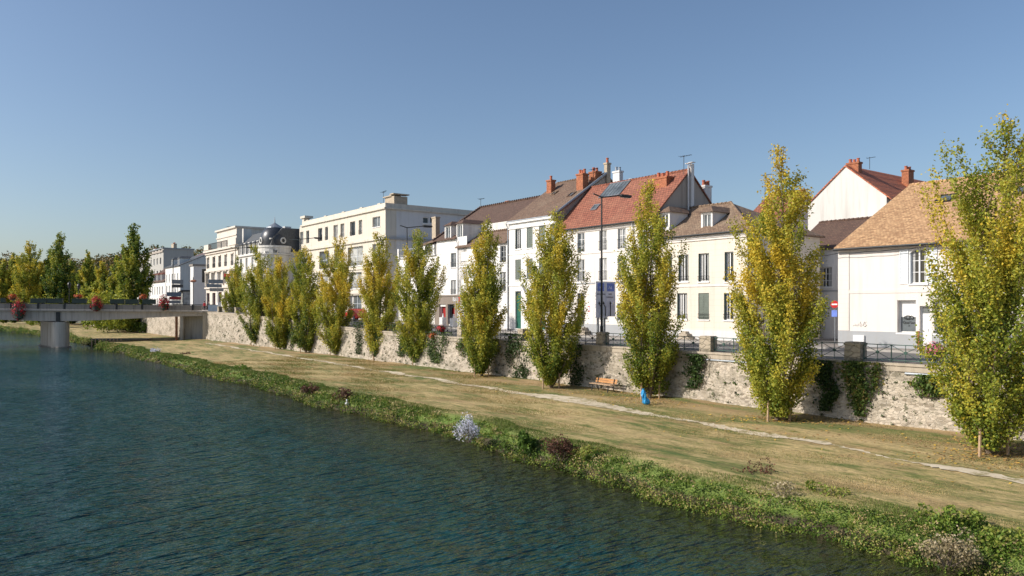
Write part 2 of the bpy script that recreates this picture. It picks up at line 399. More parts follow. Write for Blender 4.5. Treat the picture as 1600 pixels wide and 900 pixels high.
hs = wt.nodes.new('ShaderNodeHueSaturation'); hs.inputs['Saturation'].default_value = 1.0; wt.links.new(sk.outputs[0], hs.inputs['Color']); tn = wt.nodes.new('ShaderNodeMix'); tn.data_type = 'RGBA'; tn.blend_type = 'MULTIPLY'; tn.inputs[0].default_value = 1; tn.inputs[7].default_value = (.99,.99,1.0,1); wt.links.new(hs.outputs[0], tn.inputs[6]); wt.links.new(tn.outputs[2], bg.inputs[0]); bg.inputs[1].default_value = .131
scene.view_settings.view_transform = 'Standard'; scene.view_settings.look = 'None'; scene.view_settings.exposure = 0
scene.cycles.max_bounces = 6; scene.cycles.transparent_max_bounces = 4
scene.cycles.use_denoising = True

# ------------------------------------------------------------------ setting
# everything in the street frame: local x = -s, y = p
def frame_struct(mb, name, mat, kind='structure', smooth_=False):
    o = mb.build(name, mat, None, smooth_); o.rotation_euler = (0,0,ROT)
    if kind: o['kind'] = kind
    return o
def grid(mb, ss, ps, zf, shift=None):
    i = len(mb.v); n = len(ps)
    for s in ss:
        for p in ps:
            mb.v.append((-s, p + (shift(s, p) if shift else 0), zf(s, p)))
    for a in range(len(ss)-1):
        for b in range(n-1):
            mb.f.append((i+a*n+b, i+a*n+b+1, i+(a+1)*n+b+1, i+(a+1)*n+b)); mb.m.append(mb.cur)
def eshift(s, p): return edge(s)*max(0, min(1, (30-p)/8))
SS = [x*.8 - 12 for x in range(int(330/.8))]
hum = lambda s, p: .05*math.sin(s*.9+p*1.3) + .04*math.sin(s*.37-p*.8) if p > 20.6 else 0
mb = MB(); PP = [-5,19.4,20.1,20.4,20.6,20.8,21.0,21.15,21.5,21.9,22.4,23.6,24.5,25.5,26.5,27.5,28.5,29.5,30.5,31.5,32.5,33.5,34.3,35.2]
grid(mb, SS, PP, lambda s, p: zg(p) + hum(s, p)*.6, eshift)
gb = frame_struct(mb, 'grass_bank', M['grass'], smooth_=True)
at = gb.data.attributes.new('lip', 'FLOAT', 'POINT')
at.data.foreach_set('value', np.tile([1 - max(0, min(1, (p-20.6)/1.7)) for p in PP], len(SS)).astype(np.float32))
mb = MB(); mb.face([(400,-400,WATER),(400,30,WATER),(-700,30,WATER),(-700,-400,WATER)])
frame_struct(mb, 'water', M['water'])
# street level ground sheet out to the horizon (behind the quay wall)
mb = MB(); grid(mb, [-200,-60,-30,0,20,40]+list(range(50,132,4))+[140,160,200,260,330,600,1500], [35.0,37,40,44,47,60,100,300,2500], lambda s, p: zs(s) - .16)
frame_struct(mb, 'ground', M['paving'])
SR = [-30,0,20,40]+list(range(50,132,4))+[140,160,200,260,330]
mb = MB(); grid(mb, SR, [37.0, 44.5], lambda s, p: zs(s) - .12); frame_struct(mb, 'road', M['asphalt'])
for (a, b_) in ((35.1, 36.84), (44.66, 48.2)):
    mb = MB(); grid(mb, SR, [a, b_], lambda s, p: zs(s)); frame_struct(mb, 'pavement', M['paving'])
for (a, b_) in ((36.84, 37.0), (44.5, 44.66)):
    mb = MB(); grid(mb, SR, [a, b_], lambda s, p: zs(s)+.004)
    grid(mb, SR, [a, a+.0001], lambda s, p: zs(s)-.15 if p == a else zs(s)+.004); grid(mb, SR, [b_, b_+.0001], lambda s, p: zs(s)+.004 if p == b_ else zs(s)-.15)
    frame_struct(mb, 'kerb', M['kerb'])
mb = MB()
for k in range(40):
    s0 = -10 + k*4.5; grid(mb, [s0, s0+2.2], [40.68, 40.8], lambda s, p: zs(s)-.114)
frame_struct(mb, 'road_marking', M['frame'])
# side street between the two cream houses
mb = MB(); mb.face([(-33.6,44.66,.012),(-27.6,44.66,.012),(-27.6,75,.012),(-33.6,75,.012)]); frame_struct(mb, 'side_street', M['asphalt'])
# trodden path
PS, PPc = [8, 11, 15, 20, 25, 32, 40, 58, 80, 100, 118], [27.0, 27.3, 28.0, 28.5, 28.9, 29.2, 29.5, 29.9, 30.6, 31.1, 31.6]
mb = MB(); pr = random.Random(3); ss = [x*.16+4 for x in range(int(112/.16))]; prev = None
for s in ss:
    pc = float(np.interp(s, PS, PPc)) + .12*math.sin(s*.8)
    wd = .27 + .06*math.sin(s*.7) + .06*math.sin(s*2.3) + pr.uniform(-.07,.07)
    if 28 < s < 38: wd += .55*math.sin((s-28)/10*math.pi); pc += .25*math.sin((s-28)/10*math.pi)
    if 12.8 < s < 16.8: wd = max(.012, .13*math.sin(s*2.1)+pr.uniform(-.06,.06))
    row = [(-s, pc-wd+pr.uniform(-.11,.11)), (-s, pc), (-s, pc+wd+pr.uniform(-.11,.11))]
    row = [(x, y, zg(y)+hum(-x, y)*.6+.022) for x, y in row]
    if prev: mb.face([prev[0],prev[1],row[1],row[0]]); mb.face([prev[1],prev[2],row[2],row[1]])
    prev = row
frame_struct(mb, 'path', M['path'])

# ---- quay wall
def quay_wall(s0, s1, name, label, p_base=34.35, tex=M['rubble']):
    root = thing(name, label, 'wall', (0,0,0), ROT)
    st = [s0 + k*.3 for k in range(int((s1-s0)/.3)+1)]; g = np.random.default_rng(int(s0)+5)
    nz = 10; i0 = 0; mb = MB()
    for s in st:
        top = zs(s) - .36
        for k in range(nz):
            f = k/(nz-1); z = -2.95 + (top+2.95)*f
            mb.v.append((-s, p_base + .32*f + g.normal()*.035, z))
    for a in range(len(st)-1):
        for b in range(nz-1):
            mb.f.append((a*nz+b, a*nz+b+1, (a+1)*nz+b+1, (a+1)*nz+b)); mb.m.append(0)
    mb.build('stonework', tex, root)
    mb = MB(); prev = None
    for k, s in enumerate(np.arange(s0, s1+.01, 1.7)):
        e = min(s+1.685, s1)
        if e - s < .2: break
        za, zb2 = zs(s), zs(e); j = g.uniform(-.015,.015)
        y0, y1 = p_base + .20+j, p_base + 1.0
        for (lo, hi, yo) in ((-.36, -.115, .06), (-.11, .0, 0)):
            a = [(-s, y0+yo, za+lo), (-e, y0+yo, zb2+lo), (-e, y1, zb2+lo), (-s, y1, za+lo)]
            b = [(-s, y0+yo, za+hi), (-e, y0+yo, zb2+hi), (-e, y1, zb2+hi), (-s, y1, za+hi)]
            mb.face(a[::-1]); mb.face(b)
            for q in range(4): mb.face([a[q], a[(q+1)%4], b[(q+1)%4], b[q]])
    mb.build('coping', M['coping'], root)
    return root
quay_wall(2, 129.3, 'quay_wall', 'long pale rubble stone quay wall with weathered coping below the railings')
quay_wall(138, 240, 'quay_wall', 'sunlit rubble quay wall stretch continuing beyond the concrete bridge', 33.4)
mb = MB(); mb.tube([(-s, 34.62, zs(s)-.44) for s in (9.5, 13, 16.9)], .06); o = mb.build('drain_pipe', M['zinc']); o.rotation_euler = (0,0,ROT)
tag(o, 'grey pipe running along the top of the wall under the coping at right', 'pipe')
mb = MB(); mb.tube([(-s, 34.62, zs(s)-.44) for s in (24, 26, 28.4)], .05); o = mb.build('drain_pipe', M['zinc']); o.rotation_euler = (0,0,ROT)
tag(o, 'short pale pipe fixed to the wall left of the yellow poplar', 'pipe')

# ---- pillars and railings
ORD = ['first','second','third','fourth','fifth','sixth','seventh','eighth','ninth','tenth','eleventh','twelfth','thirteenth','fourteenth','fifteenth']
PIL = [2.2, 10.8, 19.4, 28.1, 36.7, 45.2, 53.5, 62, 70.5, 79, 87.5, 96, 104.5, 113, 121.5]
def pillar_mb(h, w):
    mb = MB(); g = random.Random(h)
    mb.box(-w/2, w/2, -.30, .30, -.12, h*.55); mb.box(-w/2+.012, w/2-.008, -.29, .29, h*.55, h-.14)
    mb.box(-w/2-.02, w/2+.02, -.32, .32, h-.14, h-.04); mb.box(-w/2+.03, w/2-.03, -.27, .27, h-.04, h)
    return mb
near_note = {1:'behind the big right-hand poplar', 2:'opposite the orange-roofed house', 3:'opposite the yellow cream house', 4:'below the road sign board', 6:'in front of the taupe restaurant'}
for i, s in enumerate(PIL):
    if i == 0: continue
    pm = pillar_mb(.88, .8 if i < 4 else .62)
    r_ = pm.build('stone_pillar', M['pillar']); r_.location = P(s, 34.95, zs(s)); r_.rotation_euler = (0,0,ROT)
    tag(r_, 'weathered square stone pillar, %s from the right%s' % (ORD[i-1], ', ' + near_note[i] if i in near_note else ' along the quay railing'), 'pillar', 'stone pillars of the quay railing')
def railing(s0, s1, i):
    root = thing('iron_railing', '%s iron railing with crossed bars, %s stretch from the right along the quay' % ('green' if i < 4 else 'black', ORD[i]), 'railing', P(s1, 34.95, zs(s1)), ROT, 'iron railings between the quay pillars')
    L = s1 - s0; slope = (zs(s0)-zs(s1))/L; mat = M['railpaint'] if i < 4 else M['railpaint2']
    zl = lambda x: slope*x
    mb = MB()
    for z in (.10, .80): mb.tube([(0,0,z), (L,0,z+zl(L))], .022, 6)
    mb.build('rail', mat, root)
    n = max(2, 2*round(L/1.36)); st = L/n
    mx = MB()
    for k in range(n+1):
        x = k*st
        p1 = MB(); p1.tube([(x,0,-.02+zl(x)),(x,0,.81+zl(x))], .024 if k % 2 == 0 else .014, 6); p1.build('post', mat, root)
        if k % 2 == 1:
            for (a, b_) in ((.12,.78),(.78,.12)):
                mx.tube([(x-st,0,a+zl(x-st)),(x+st,0,b_+zl(x+st))], .014, 5)
            c = Vector((x, 0, .45+zl(x)))
            md = MB(); md.tube([c+Vector((0,-.03,0)), c+Vector((0,.03,0))], .075, 10); md.build('medallion', mat, root)
    mx.build('cross_bars', mat, root)
for i in range(len(PIL)-1):
    a = PIL[i]+(.42 if i < 4 else .33); b_ = PIL[i+1]-(.42 if i < 3 else .33); railing(a, b_, i)

# ------------------------------------------------------------------ houses
class House:
    """local x runs along the street to the right, y away from the river; facade at y=0"""
    def __init__(h, name, label, s0, s1, p, depth, eave, cat='house', zb=None, zref=None):
        h.s0, h.s1, h.p, h.W, h.D = s0, s1, p, s0-s1, depth
        h.zb = zs((s0+s1)/2) if zb is None else zb
        h.E = eave - h.zb
        h.root = thing(name, label, cat, P(s0, p, h.zb), ROT)
        h.op = []; h.sop = []
    def X(h, u, p=None): return h.s0 - su(u, p or h.p)
    def Z(h, u, v, p=None): return zv(u, v, p or h.p) - h.zb
    def px(h, u0, u1, v0, v1):
        um = (u0+u1)/2; return (h.X(u0), h.X(u1), h.Z(um, v1), h.Z(um, v0))
    def front(h): return lambda a, b, c: (a, b, c)
    def right(h): return lambda a, b, c: (h.W-b, a, c)
    def facade(h, mb, T, x0, x1, z0, z1, ops, rec=.2):
        xs = sorted({x0, x1} | {o[0] for o in ops} | {o[1] for o in ops}); zz = sorted({z0, z1} | {o[2] for o in ops} | {o[3] for o in ops})
        for a, b in zip(xs, xs[1:]):
            for c, d in zip(zz, zz[1:]):
                mx, mz = (a+b)/2, (c+d)/2
                if any(o[0] < mx < o[1] and o[2] < mz < o[3] for o in ops): continue
                mb.face([T(a,0,c), T(b,0,c), T(b,0,d), T(a,0,d)])
        for o in ops:
            a, b, c, d = o[:4]; r = o[4] if len(o) > 4 else rec
            mb.face([T(a,0,c), T(a,r,c), T(a,r,d), T(a,0,d)]); mb.face([T(b,0,d), T(b,r,d), T(b,r,c), T(b,0,c)])
            mb.face([T(a,0,d), T(a,r,d), T(b,r,d), T(b,0,d)]); mb.face([T(a,0,c), T(b,0,c), T(b,r,c), T(a,r,c)])
    def walls(h, mat, gable=None, gmat=None, top=None, rec=.2, base=-1.2):
        """gable = (ridge y, ridge z, back eave z) gives pointed side walls"""
        top = h.E if top is None else top
        mb = MB(); h.facade(mb, h.front(), 0, h.W, base, top, h.op, rec)
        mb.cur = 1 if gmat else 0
        if gable:
            yr, zr, zb2 = gable; poly = [(0,base),(h.D,base),(h.D,zb2),(yr,zr),(0,top)]
        else: poly = [(0,base),(h.D,base),(h.D,top),(0,top)]
        mb.face([(0,y,z) for y, z in poly][::-1])
        if h.sop: h.facade(mb, h.right(), 0, h.D, base, top, h.sop, rec)
        else: mb.face([(h.W,y,z) for y, z in poly])
        zt = gable[2] if gable else top
        mb.face([(0,h.D,base),(0,h.D,zt),(h.W,h.D,zt),(h.W,h.D,base)])
        h.wall = mb.build('wall', [mat, gmat] if gmat else mat, h.root)
        return h.wall
    def gable_roof(h, mat, yr, zr, zback, ov=.3, vo=.12, th=.14, x0=None, x1=None):
        x0 = -vo if x0 is None else x0; x1 = h.W+vo if x1 is None else x1
        sl = (zr-h.E)/yr; sb = (zr-zback)/(h.D-yr)
        pr = [(-ov, h.E-sl*ov), (yr, zr), (h.D+ov, zback-sb*ov)]
        mb = MB(); nx = max(2, int((x1-x0)/.5)); g = random.Random(int(x1*100)); sag = [.03*math.sin(k*.5+1)+g.uniform(-.012,.012) for k in range(nx+1)]
        X_ = [x0+(x1-x0)*k/nx for k in range(nx+1)]
        for (a, b) in ((0,1),(1,2)):
            for k in range(nx):
                q = lambda kk, j: (X_[kk], pr[j][0], pr[j][1]+th+(sag[kk] if j == 1 else 0))
                mb.face([q(k,a), q(k+1,a), q(k+1,b), q(k,b)])
        for xx in (x0, x1):
            mb.face([(xx,pr[0][0],pr[0][1]),(xx,pr[1][0],pr[1][1]),(xx,pr[2][0],pr[2][1]),(xx,pr[2][0],pr[2][1]+th),(xx,pr[1][0],pr[1][1]+th),(xx,pr[0][0],pr[0][1]+th)])
        mb.face([(x0,pr[0][0],pr[0][1]),(x1,pr[0][0],pr[0][1]),(x1,pr[0][0],pr[0][1]+th),(x0,pr[0][0],pr[0][1]+th)])
        mb.face([(x0,pr[0][0],pr[0][1]),(x1,pr[0][0],pr[0][1]),(x1,yr,zr-.02),(x0,yr,zr-.02)]); mb.face([(x0,pr[2][0],pr[2][1]),(x1,pr[2][0],pr[2][1]),(x1,yr,zr-.02),(x0,yr,zr-.02)])
        h.roof = mb.build('roof', mat, h.root); h.ridge = (yr, zr, x0, x1); h.sl = sl; h.ov = ov
        rt = MB()
        n = int((x1-x0)/.38)
        for k in range(n):
            a = x0 + k*(x1-x0)/n; rt.tube([(a, yr, zr+th+.0+(k%2)*.012), (a+(x1-x0)/n*.96, yr, zr+th+.03)], [.10,.125], 7)
        rt.build('ridge_tiles', mat, h.roof)
        return h.roof
    def on_roof(h, x, y, lift=.14): return (x, y, h.E + h.sl*y + lift)
    def hip_roof(h, mat, ridge, ov=.3, th=.1, x0=None, x1=None, d=None):
        """ridge = (x0, x1, y, z)"""
        a, b, y, z = ridge; X0 = -ov if x0 is None else x0; X1 = h.W+ov if x1 is None else x1; D = (h.D if d is None else d)+ov; e = h.E-.1
        mb = MB(); A,B,C_,D_ = (X0,-ov,e),(X1,-ov,e),(X1,D,e),(X0,D,e); Pq,Q = (a,y,z),(b,y,z)
        mb.face([A,B,Q,Pq]); mb.face([B,C_,Q]); mb.face([C_,D_,Pq,Q]); mb.face([D_,A,Pq])
        lo = lambda q: (q[0], q[1], q[2]-th)
        for u_, v_ in ((A,B),(B,C_),(C_,D_),(D_,A)): mb.face([lo(u_),lo(v_),v_,u_])
        mb.face([lo(A),lo(D_),lo(C_),lo(B)])
        h.roof = mb.build('roof', mat, h.root); h.sl = (z-e)/(y+ov); h.ov = ov
        rt = MB()
        for (q0, q1) in ((Pq,Q),(A,Pq),(B,Q)):
            q0, q1 = Vector(q0), Vector(q1); n = max(2, int((q1-q0).length/.38))
            for k in range(n):
                c0 = q0.lerp(q1, k/n); c1 = q0.lerp(q1, (k+.95)/n); rt.tube([c0+Vector((0,0,.02)), c1+Vector((0,0,.045))], [.09,.115], 7)
        rt.build('ridge_tiles', mat, h.roof); return h.roof
    def gutter(h, mat=None, cornice=None, x0=0, x1=None):
        x1 = h.W if x1 is None else x1
        ov = getattr(h, 'ov', .3)
        mb = MB(); z = h.E - getattr(h, 'sl', 0)*ov + .02
        mb.tube([(x0-.1, -ov-.05, z), (x1+.1, -ov-.05, z)], .075, 8); mb.build('gutter', mat or M['zinc'], h.root)
        if cornice:
            c = MB(); c.box(x0, x1, -.16, -.003, h.E-.42, h.E-.22); c.box(x0, x1, -.09, -.003, h.E-.58, h.E-.425); c.build('cornice', cornice, h.root)
    def band(h, z, mat, t=.16, out=.06, x0=0, x1=None, name='string_course'):
        mb = MB(); mb.box(x0, h.W if x1 is None else x1, -out, -.003, z-t/2, z+t/2); return mb.build(name, mat, h.root)
    def chimney(h, x, y, w, d, z0, z1, mat, pots=2, potmat=None, cap=True, poth=.45):
        mb = MB(); mb.box(x-w/2, x+w/2, y-d/2, y+d/2, z0, z1-(.16 if cap else 0))
        if cap: mb.box(x-w/2-.06, x+w/2+.06, y-d/2-.06, y+d/2+.06, z1-.16, z1)
        mb.cur = 1
        for k in range(pots):
            f = (k+.5)/pots; cx, cy = (x-w/2+w*f, y) if w >= d else (x, y-d/2+d*f)
            hh = poth*(1 - .2*(k % 2)); mb.lathe(cx, cy, [(.15,z1),(.12,z1+hh*.8),(.15,z1+hh*.82),(.15,z1+hh),(.09,z1+hh),(.09,z1+hh-.1)], 9)
        return mb.build('chimney', [mat, potmat or M['pot']], h.roof)
    def antenna(h, x, y, z0, z1, w=.9, ang=.6):
        mb = MB(); mb.tube([(x,y,z0),(x,y,z1)], .025, 5); dx, dy = math.cos(ang), math.sin(ang)
        mb.tube([(x-dx*w*.4,y-dy*w*.4,z1-.1),(x+dx*w*.8,y+dy*w*.8,z1-.02)], .018, 4)
        for k in range(7):
            f = -.4+1.15*k/6; c = (x+dx*w*f, y+dy*w*f, z1-.06); l = .32-.03*k; mb.tube([(c[0]+dy*l,c[1]-dx*l,c[2]),(c[0]-dy*l,c[1]+dx*l,c[2])], .011, 4)
        return mb.build('antenna', M['iron'], h.roof)
    def skylight(h, x, y, w, ln, mat=None):
        a = math.atan(h.sl); fr = MB(); pn = MB()
        c, s_ = math.cos(a), math.sin(a); z0 = h.E + h.sl*y + .14
        T = lambda u_, v_, k: (x+u_, y+v_*c-k*s_, z0+v_*s_+k*c)
        fr.box(0,w,0,.09,-.05,.1,T); fr.box(0,w,ln-.09,ln,-.05,.1,T); fr.box(0,.08,.09,ln-.09,-.05,.1,T); fr.box(w-.08,w,.09,ln-.09,-.05,.1,T)
        f = fr.build('skylight', mat or M['iron'], h.roof)
        pn.face([T(.08,.09,.04),T(w-.08,.09,.04),T(w-.08,ln-.09,.04),T(.08,ln-.09,.04)]); pn.build('skylight_pane', M['glass2'], h.roof)
        return f
    def window(h, rect, T=None, rec=.2, frame=None, pane=None, bars=2, mull=True, sill=True, rail=None, shut=None, fold=None, blind=None, name='window', fw=.07, arch=0):
        a, b, c, d = rect[:4]; T = T or h.front(); frame = frame or M['frame']
        pane = pane or rnd.choice([M['glass'], M['glass'], M['glass2']])
        if shut == 'closed':
            mb = MB(); mb.box(a+.01, (a+b)/2-.005, .06, .11, c+.02, d-.01, T); mb.box((a+b)/2+.005, b-.01, .06, .11, c+.02, d-.01, T)
            n = 9
            for k in range(n):
                z = c+.12+(d-c-.24)*k/n; mb.box(a+.07, (a+b)/2-.06, .045, .06, z, z+(d-c-.24)/n*.55, T); mb.box((a+b)/2+.06, b-.07, .045, .06, z, z+(d-c-.24)/n*.55, T)
            w_ = mb.build('window', fold or M['olive'], h.root)
        else:
            mb = MB(); y0, y1 = rec-.07, rec
            mb.box(a,a+fw,y0,y1,c,d,T); mb.box(b-fw,b,y0,y1,c,d,T); mb.box(a+fw,b-fw,y0,y1,c,c+fw,T); mb.box(a+fw,b-fw,y0,y1,d-fw,d,T)
            if mull: mb.box((a+b)/2-fw*.6,(a+b)/2+fw*.6,y0-.01,y1-.01,c+fw,d-fw,T)
            for k in range(1, bars+1):
                z = c+(d-c)*k/(bars+1); mb.box(a+fw,b-fw,y0+.02,y1-.012,z-.018,z+.018,T)
            w_ = mb.build(name, frame, h.root)
            mp = MB(); mp.face([T(a+fw*.5,rec-.02,c+fw*.5),T(b-fw*.5,rec-.02,c+fw*.5),T(b-fw*.5,rec-.02,d-fw*.5),T(a+fw*.5,rec-.02,d-fw*.5)])
            mp.build('pane', pane, w_)
            if mull and not blind and rnd.random() < .6:
                mc = MB(); cw = (b-a)*rnd.uniform(.16,.3); n = 5
                for xa_, dr2 in ((a+fw, 1), (b-fw, -1)):
                    for k in range(n):
                        u0, u1 = xa_+dr2*cw*k/n, xa_+dr2*cw*(k+1)/n; yo = .012*(k % 2)
                        mc.face([T(u0,rec-.045+yo,c+fw),T(u1,rec-.045+.012-yo,c+fw),T(u1,rec-.045+.012-yo,d-fw),T(u0,rec-.045+yo,d-fw)])
                mc.build('curtain', M['curtain'], w_)
            if blind:
                mq = MB(); zz = d-(d-c)*blind; mq.face([T(a+fw,rec-.035,zz),T(b-fw,rec-.035,zz),T(b-fw,rec-.035,d-fw),T(a+fw,rec-.035,d-fw)]); mq.build('blind', M['frame'], w_)
        if sill:
            ms = MB(); ms.box(a-.06,b+.06,-.07,-.003,c-.1,c-.005,T); ms.build('sill', M['frame'] if sill is True else sill, w_)
        if rail:
            mr = MB()
            for z in (c+.14, c+rail): mr.tube([T(a-.03,-.06,z),T(b+.03,-.06,z)], .016, 4)
            n = int((b-a)/.12)
            for k in range(n+1): x = a+(b-a)*k/n; mr.tube([T(x,-.06,c+.14),T(x,-.06,c+rail)], .009, 4)
            mr.build('guard_rail', M['iron'], w_)
        if fold and shut != 'closed':
            for (xa, xb) in ((a+.003, a+.05), (b-.05, b-.003)):
                mf = MB(); mf.box(xa, xb, .0, rec-.075, c+.02, d-.02, T); mf.build('shutter', fold, w_)
        if shut == 'open':
            for (xa, xb) in ((a-(b-a)*.5-.04, a-.05), (b+.05, b+(b-a)*.5+.04)):
                ms = MB(); ms.box(xa, xa+.05, -.05, -.004, c, d, T); ms.box(xb-.05, xb, -.05, -.004, c, d, T)
                for z in (c, (c+d)/2-.03, d-.06): ms.box(xa+.05, xb-.05, -.05, -.004, z, z+.06, T)
                n = 22
                for k in range(n):
                    z = c+.07+(d-c-.14)*k/n; ms.box(xa+.05, xb-.05, -.036+.016*(k%2), -.006, z, z+(d-c-.14)/n*.9, T)
                ms.build('shutter', fold or M['shutw'], w_)
        return w_
    def door(h, rect, mat, rec=.2, T=None, transom=True):
        a, b, c, d = rect[:4]; T = T or h.front(); mb = MB()
        dd = d-.45 if transom else d-.05
        mb.box(a,a+.08,rec-.08,rec,c,d,T); mb.box(b-.08,b,rec-.08,rec,c,d,T); mb.box(a+.08,b-.08,rec-.08,rec,d-.06,d,T)
        mb.box(a+.08,b-.08,rec-.05,rec,c,dd,T)
        for k in range(3):
            z = c+.15+k*(dd-c-.2)/3; mb.box(a+.2,b-.2,rec-.065,rec-.05,z,z+(dd-c-.2)/3-.12,T)
        o = mb.build('door', mat, h.root)
        if transom:
            mp = MB(); mp.face([T(a+.08,rec-.03,dd),T(b-.08,rec-.03,dd),T(b-.08,rec-.03,d-.06),T(a+.08,rec-.03,d-.06)]); mp.build('pane', M['glass2'], o)
        hb = MB(); hb.tube([T(b-.18,rec-.10,c+1.0),T(b-.18,rec-.10,c+1.15)], .015, 5); hb.build('handle', M['zinc'], o)
        return o
    def dormer(h, x, y, w, hh, zc, depth, wallm, roofm, pane=None):
        """front at (x,y), bottom z zc"""
        mb = MB(); t = .16
        T = lambda a, b, c: (x+a, y+b, zc+c)
        mb.box(-w/2-t, -w/2, 0, depth, -.3, hh, T); mb.box(w/2, w/2+t, 0, depth, -.3, hh, T); mb.box(-w/2, w/2, 0, .1, hh-.14, hh, T); mb.box(-w/2, w/2, 0, .1, -.3, 0, T)
        mb.box(-w/2, w/2, .25, depth, -.3, hh, T)
        o = mb.build('dormer', wallm, h.root)
        fr = MB()
        for (a, b, c, d) in ((-w/2,-w/2+.07,0,hh-.14),(w/2-.07,w/2,0,hh-.14),(-w/2+.07,w/2-.07,0,.07),(-w/2+.07,w/2-.07,hh-.21,hh-.14),(-.03,.03,.07,hh-.21)):
            fr.box(a, b, .1, .17, c, d, T)
        fr.build('window', M['frame'], o)
        mp = MB(); mp.face([T(-w/2+.05,.16,.05),T(w/2-.05,.16,.05),T(w/2-.05,.16,hh-.18),T(-w/2+.05,.16,hh-.18)]); mp.build('pane', pane or M['glass2'], o)
        rf = MB(); e = .2; A = [T(-w/2-t-e,-e,hh),T(w/2+t+e,-e,hh),T(w/2+t+e,depth,hh),T(-w/2-t-e,depth,hh)]; r1, r2 = T(0,.55,hh+.55), T(0,depth+.6,hh+.55)
        rf.face([A[0],A[1],r1]); rf.face([A[1],A[2],r2,r1]); rf.face([A[3],A[0],r1,r2]); rf.face(A[::-1])
        rf.build('dormer_roof', roofm, o); return o
    def plinth(h, z, mat, x0=0, x1=None):
        mb = MB(); mb.box(x0, h.W if x1 is None else x1, -.05, -.003, -1.0, z); return mb.build('plinth', mat, h.root)
    def downpipe(h, x, ztop, mat=None):
        mb = MB(); mb.tube([(x,-.32,ztop),(x,-.1,ztop-.5),(x,-.1,-.3)], .05, 6); mb.build('downpipe', mat or M['zinc'], h.root)

# ---- orange-roofed house at right
E = House('house', 'two-storey pale house with orange tile roof, white shutters and grey plinth at right', su(1310,47), 8.5, 47, 19.4, 6.4, zb=.05)
w1 = E.px(1421,1449,389,443); sh = E.px(1402,1431,469,520); sh2 = E.px(1437,1449,478,538); sh3 = E.px(1457,1484,471,520)
w2 = E.px(1524,1553,383,438); sh4 = E.px(1532,1562,473,521)
dr = (sh2[0], sh2[1]+.15, .05, 2.55)
E.op = [w1+(.22,), sh+(.35,), dr+(.25,), w2+(.22,), (dr[1]+.25,dr[1]+1.45,sh[2],sh[3],.35), (dr[1]+2.2,dr[1]+3.4,sh[2],sh[3],.35)]
E.walls(M['cream2'], gable=(9.7, 11.25-.05, E.E))
E.gable_roof(M['tile_orange'], 9.7, 11.2, E.E, ov=.35)
E.gutter(M['iron'])
E.window(w1, rec=.22, bars=2, shut='open', fold=M['shutw'], pane=M['glass']); E.window(w2, rec=.22, bars=2, shut='open', fold=M['shutw'], pane=M['glass'])
for wr in (w1, w2):
    mb = MB(); a, b_, c, d = wr; n = 8
    for k in range(n):
        x0 = a+(b_-a)*k/n; x1 = a+(b_-a)*(k+1)/n; f = lambda x: d-.02-.22*((2*(x-a)/(b_-a)-1)**2)
        mb.face([(x0,.004,f(x0)),(x1,.004,f(x1)),(x1,.004,d),(x0,.004,d)]); mb.face([(x0,.004,f(x0)),(x1,.004,f(x1)),(x1,.2,f(x1)),(x0,.2,f(x0))])
    mb.build('arched_lintel', M['cream2'], E.root)
sw = E.window(sh, rec=.35, bars=0, mull=False, blind=.52, pane=M['glass2'], name='shop_window')
gx, gz = sh[0]+.16, sh[2]+.62
mb = MB(); c0 = Vector(((sh[0]+sh[1])/2, .305, gz+.30))
for r0 in (.12, .19):
    mb.tube([c0+Vector((-.06+r0*1.2*math.cos(t), 0, r0*.6*math.sin(t))) for t in np.linspace(.5,5.6,14)], .018, 4)
mb.tube([c0+Vector((.02,0,.02)), c0+Vector((.16,0,.10)), c0+Vector((.30,0,.02)), c0+Vector((.22,0,-.1)), c0+Vector((.1,0,-.06))], .03, 4)
mb.build('emblem', M['blackpaint'], sw)
text('lettering', 'Quai’Sens', .205, M['blackpaint'], sw, lambda a, b, c: (gx+.02+a, .306-c, gz-.07+b))
text('lettering', '22', .10, M['blackpaint'], sw, lambda a, b, c: ((sh[0]+sh[1])/2-.05+a, .306-c, gz-.23+b))
E.window((dr[1]+.25,dr[1]+1.45,sh[2],sh[3]), rec=.35, bars=0, mull=False, blind=.5, pane=M['glass2'], name='shop_window')
E.window((dr[1]+2.2,dr[1]+3.4,sh[2],sh[3]), rec=.35, bars=0, mull=False, blind=.5, pane=M['glass2'], name='shop_window')
E.door(dr, M['frame'], .25)
qx = E.X(1327)
mb = MB(); mb.box(0, qx, -.04, -.003, .96, E.E-.12); mb.build('quoin', M['quoin'], E.root)
E.plinth(.95, M['plinth'], 0, dr[0]-.12); E.plinth(.95, M['plinth'], dr[1]+.12)
E.band(E.Z(1327,456), M['quoin'], .22, .03, x0=qx+.003)
mb = MB(); mb.box(dr[0]-.12, dr[0]-.01, -.06, -.003, -.3, 1.05); mb.build('brick_pier', M['brick'], E.root)
E.skylight(E.X(1462,53), 5.7, 1.05, 1.25); E.skylight(E.X(1571,53), 5.7, 1.05, 1.25); E.skylight(E.X(1640,53), 5.7, 1.05, 1.25)
mb = MB()
for k, pts in enumerate(([(0,.1),(.05,0),(.1,.08),(.14,0),(.2,.12)], [(.24,.0),(.27,.2),(.33,.05),(.3,-.02),(.25,.04)], [(.38,.02),(.47,.2),(.5,.1),(.38,.08),(.46,-.02),(.55,.05)], [(.56,.2),(.48,.14),(.58,.06),(.5,-.02)], [(-.1,.0),(-.05,.05),(0,.02)])):
    mb.tube([(E.X(1336)+q[0]*1.35, -.008, E.Z(1345,510)+q[1]*1.5) for q in pts], .012, 4)
mb.build('graffiti', M['graffiti'], E.root)
ub = MB(); ub.box(-.36,.36,-.16,-.055,0,.62); ub.box(-.32,.32,-.172,-.16,.05,.57)
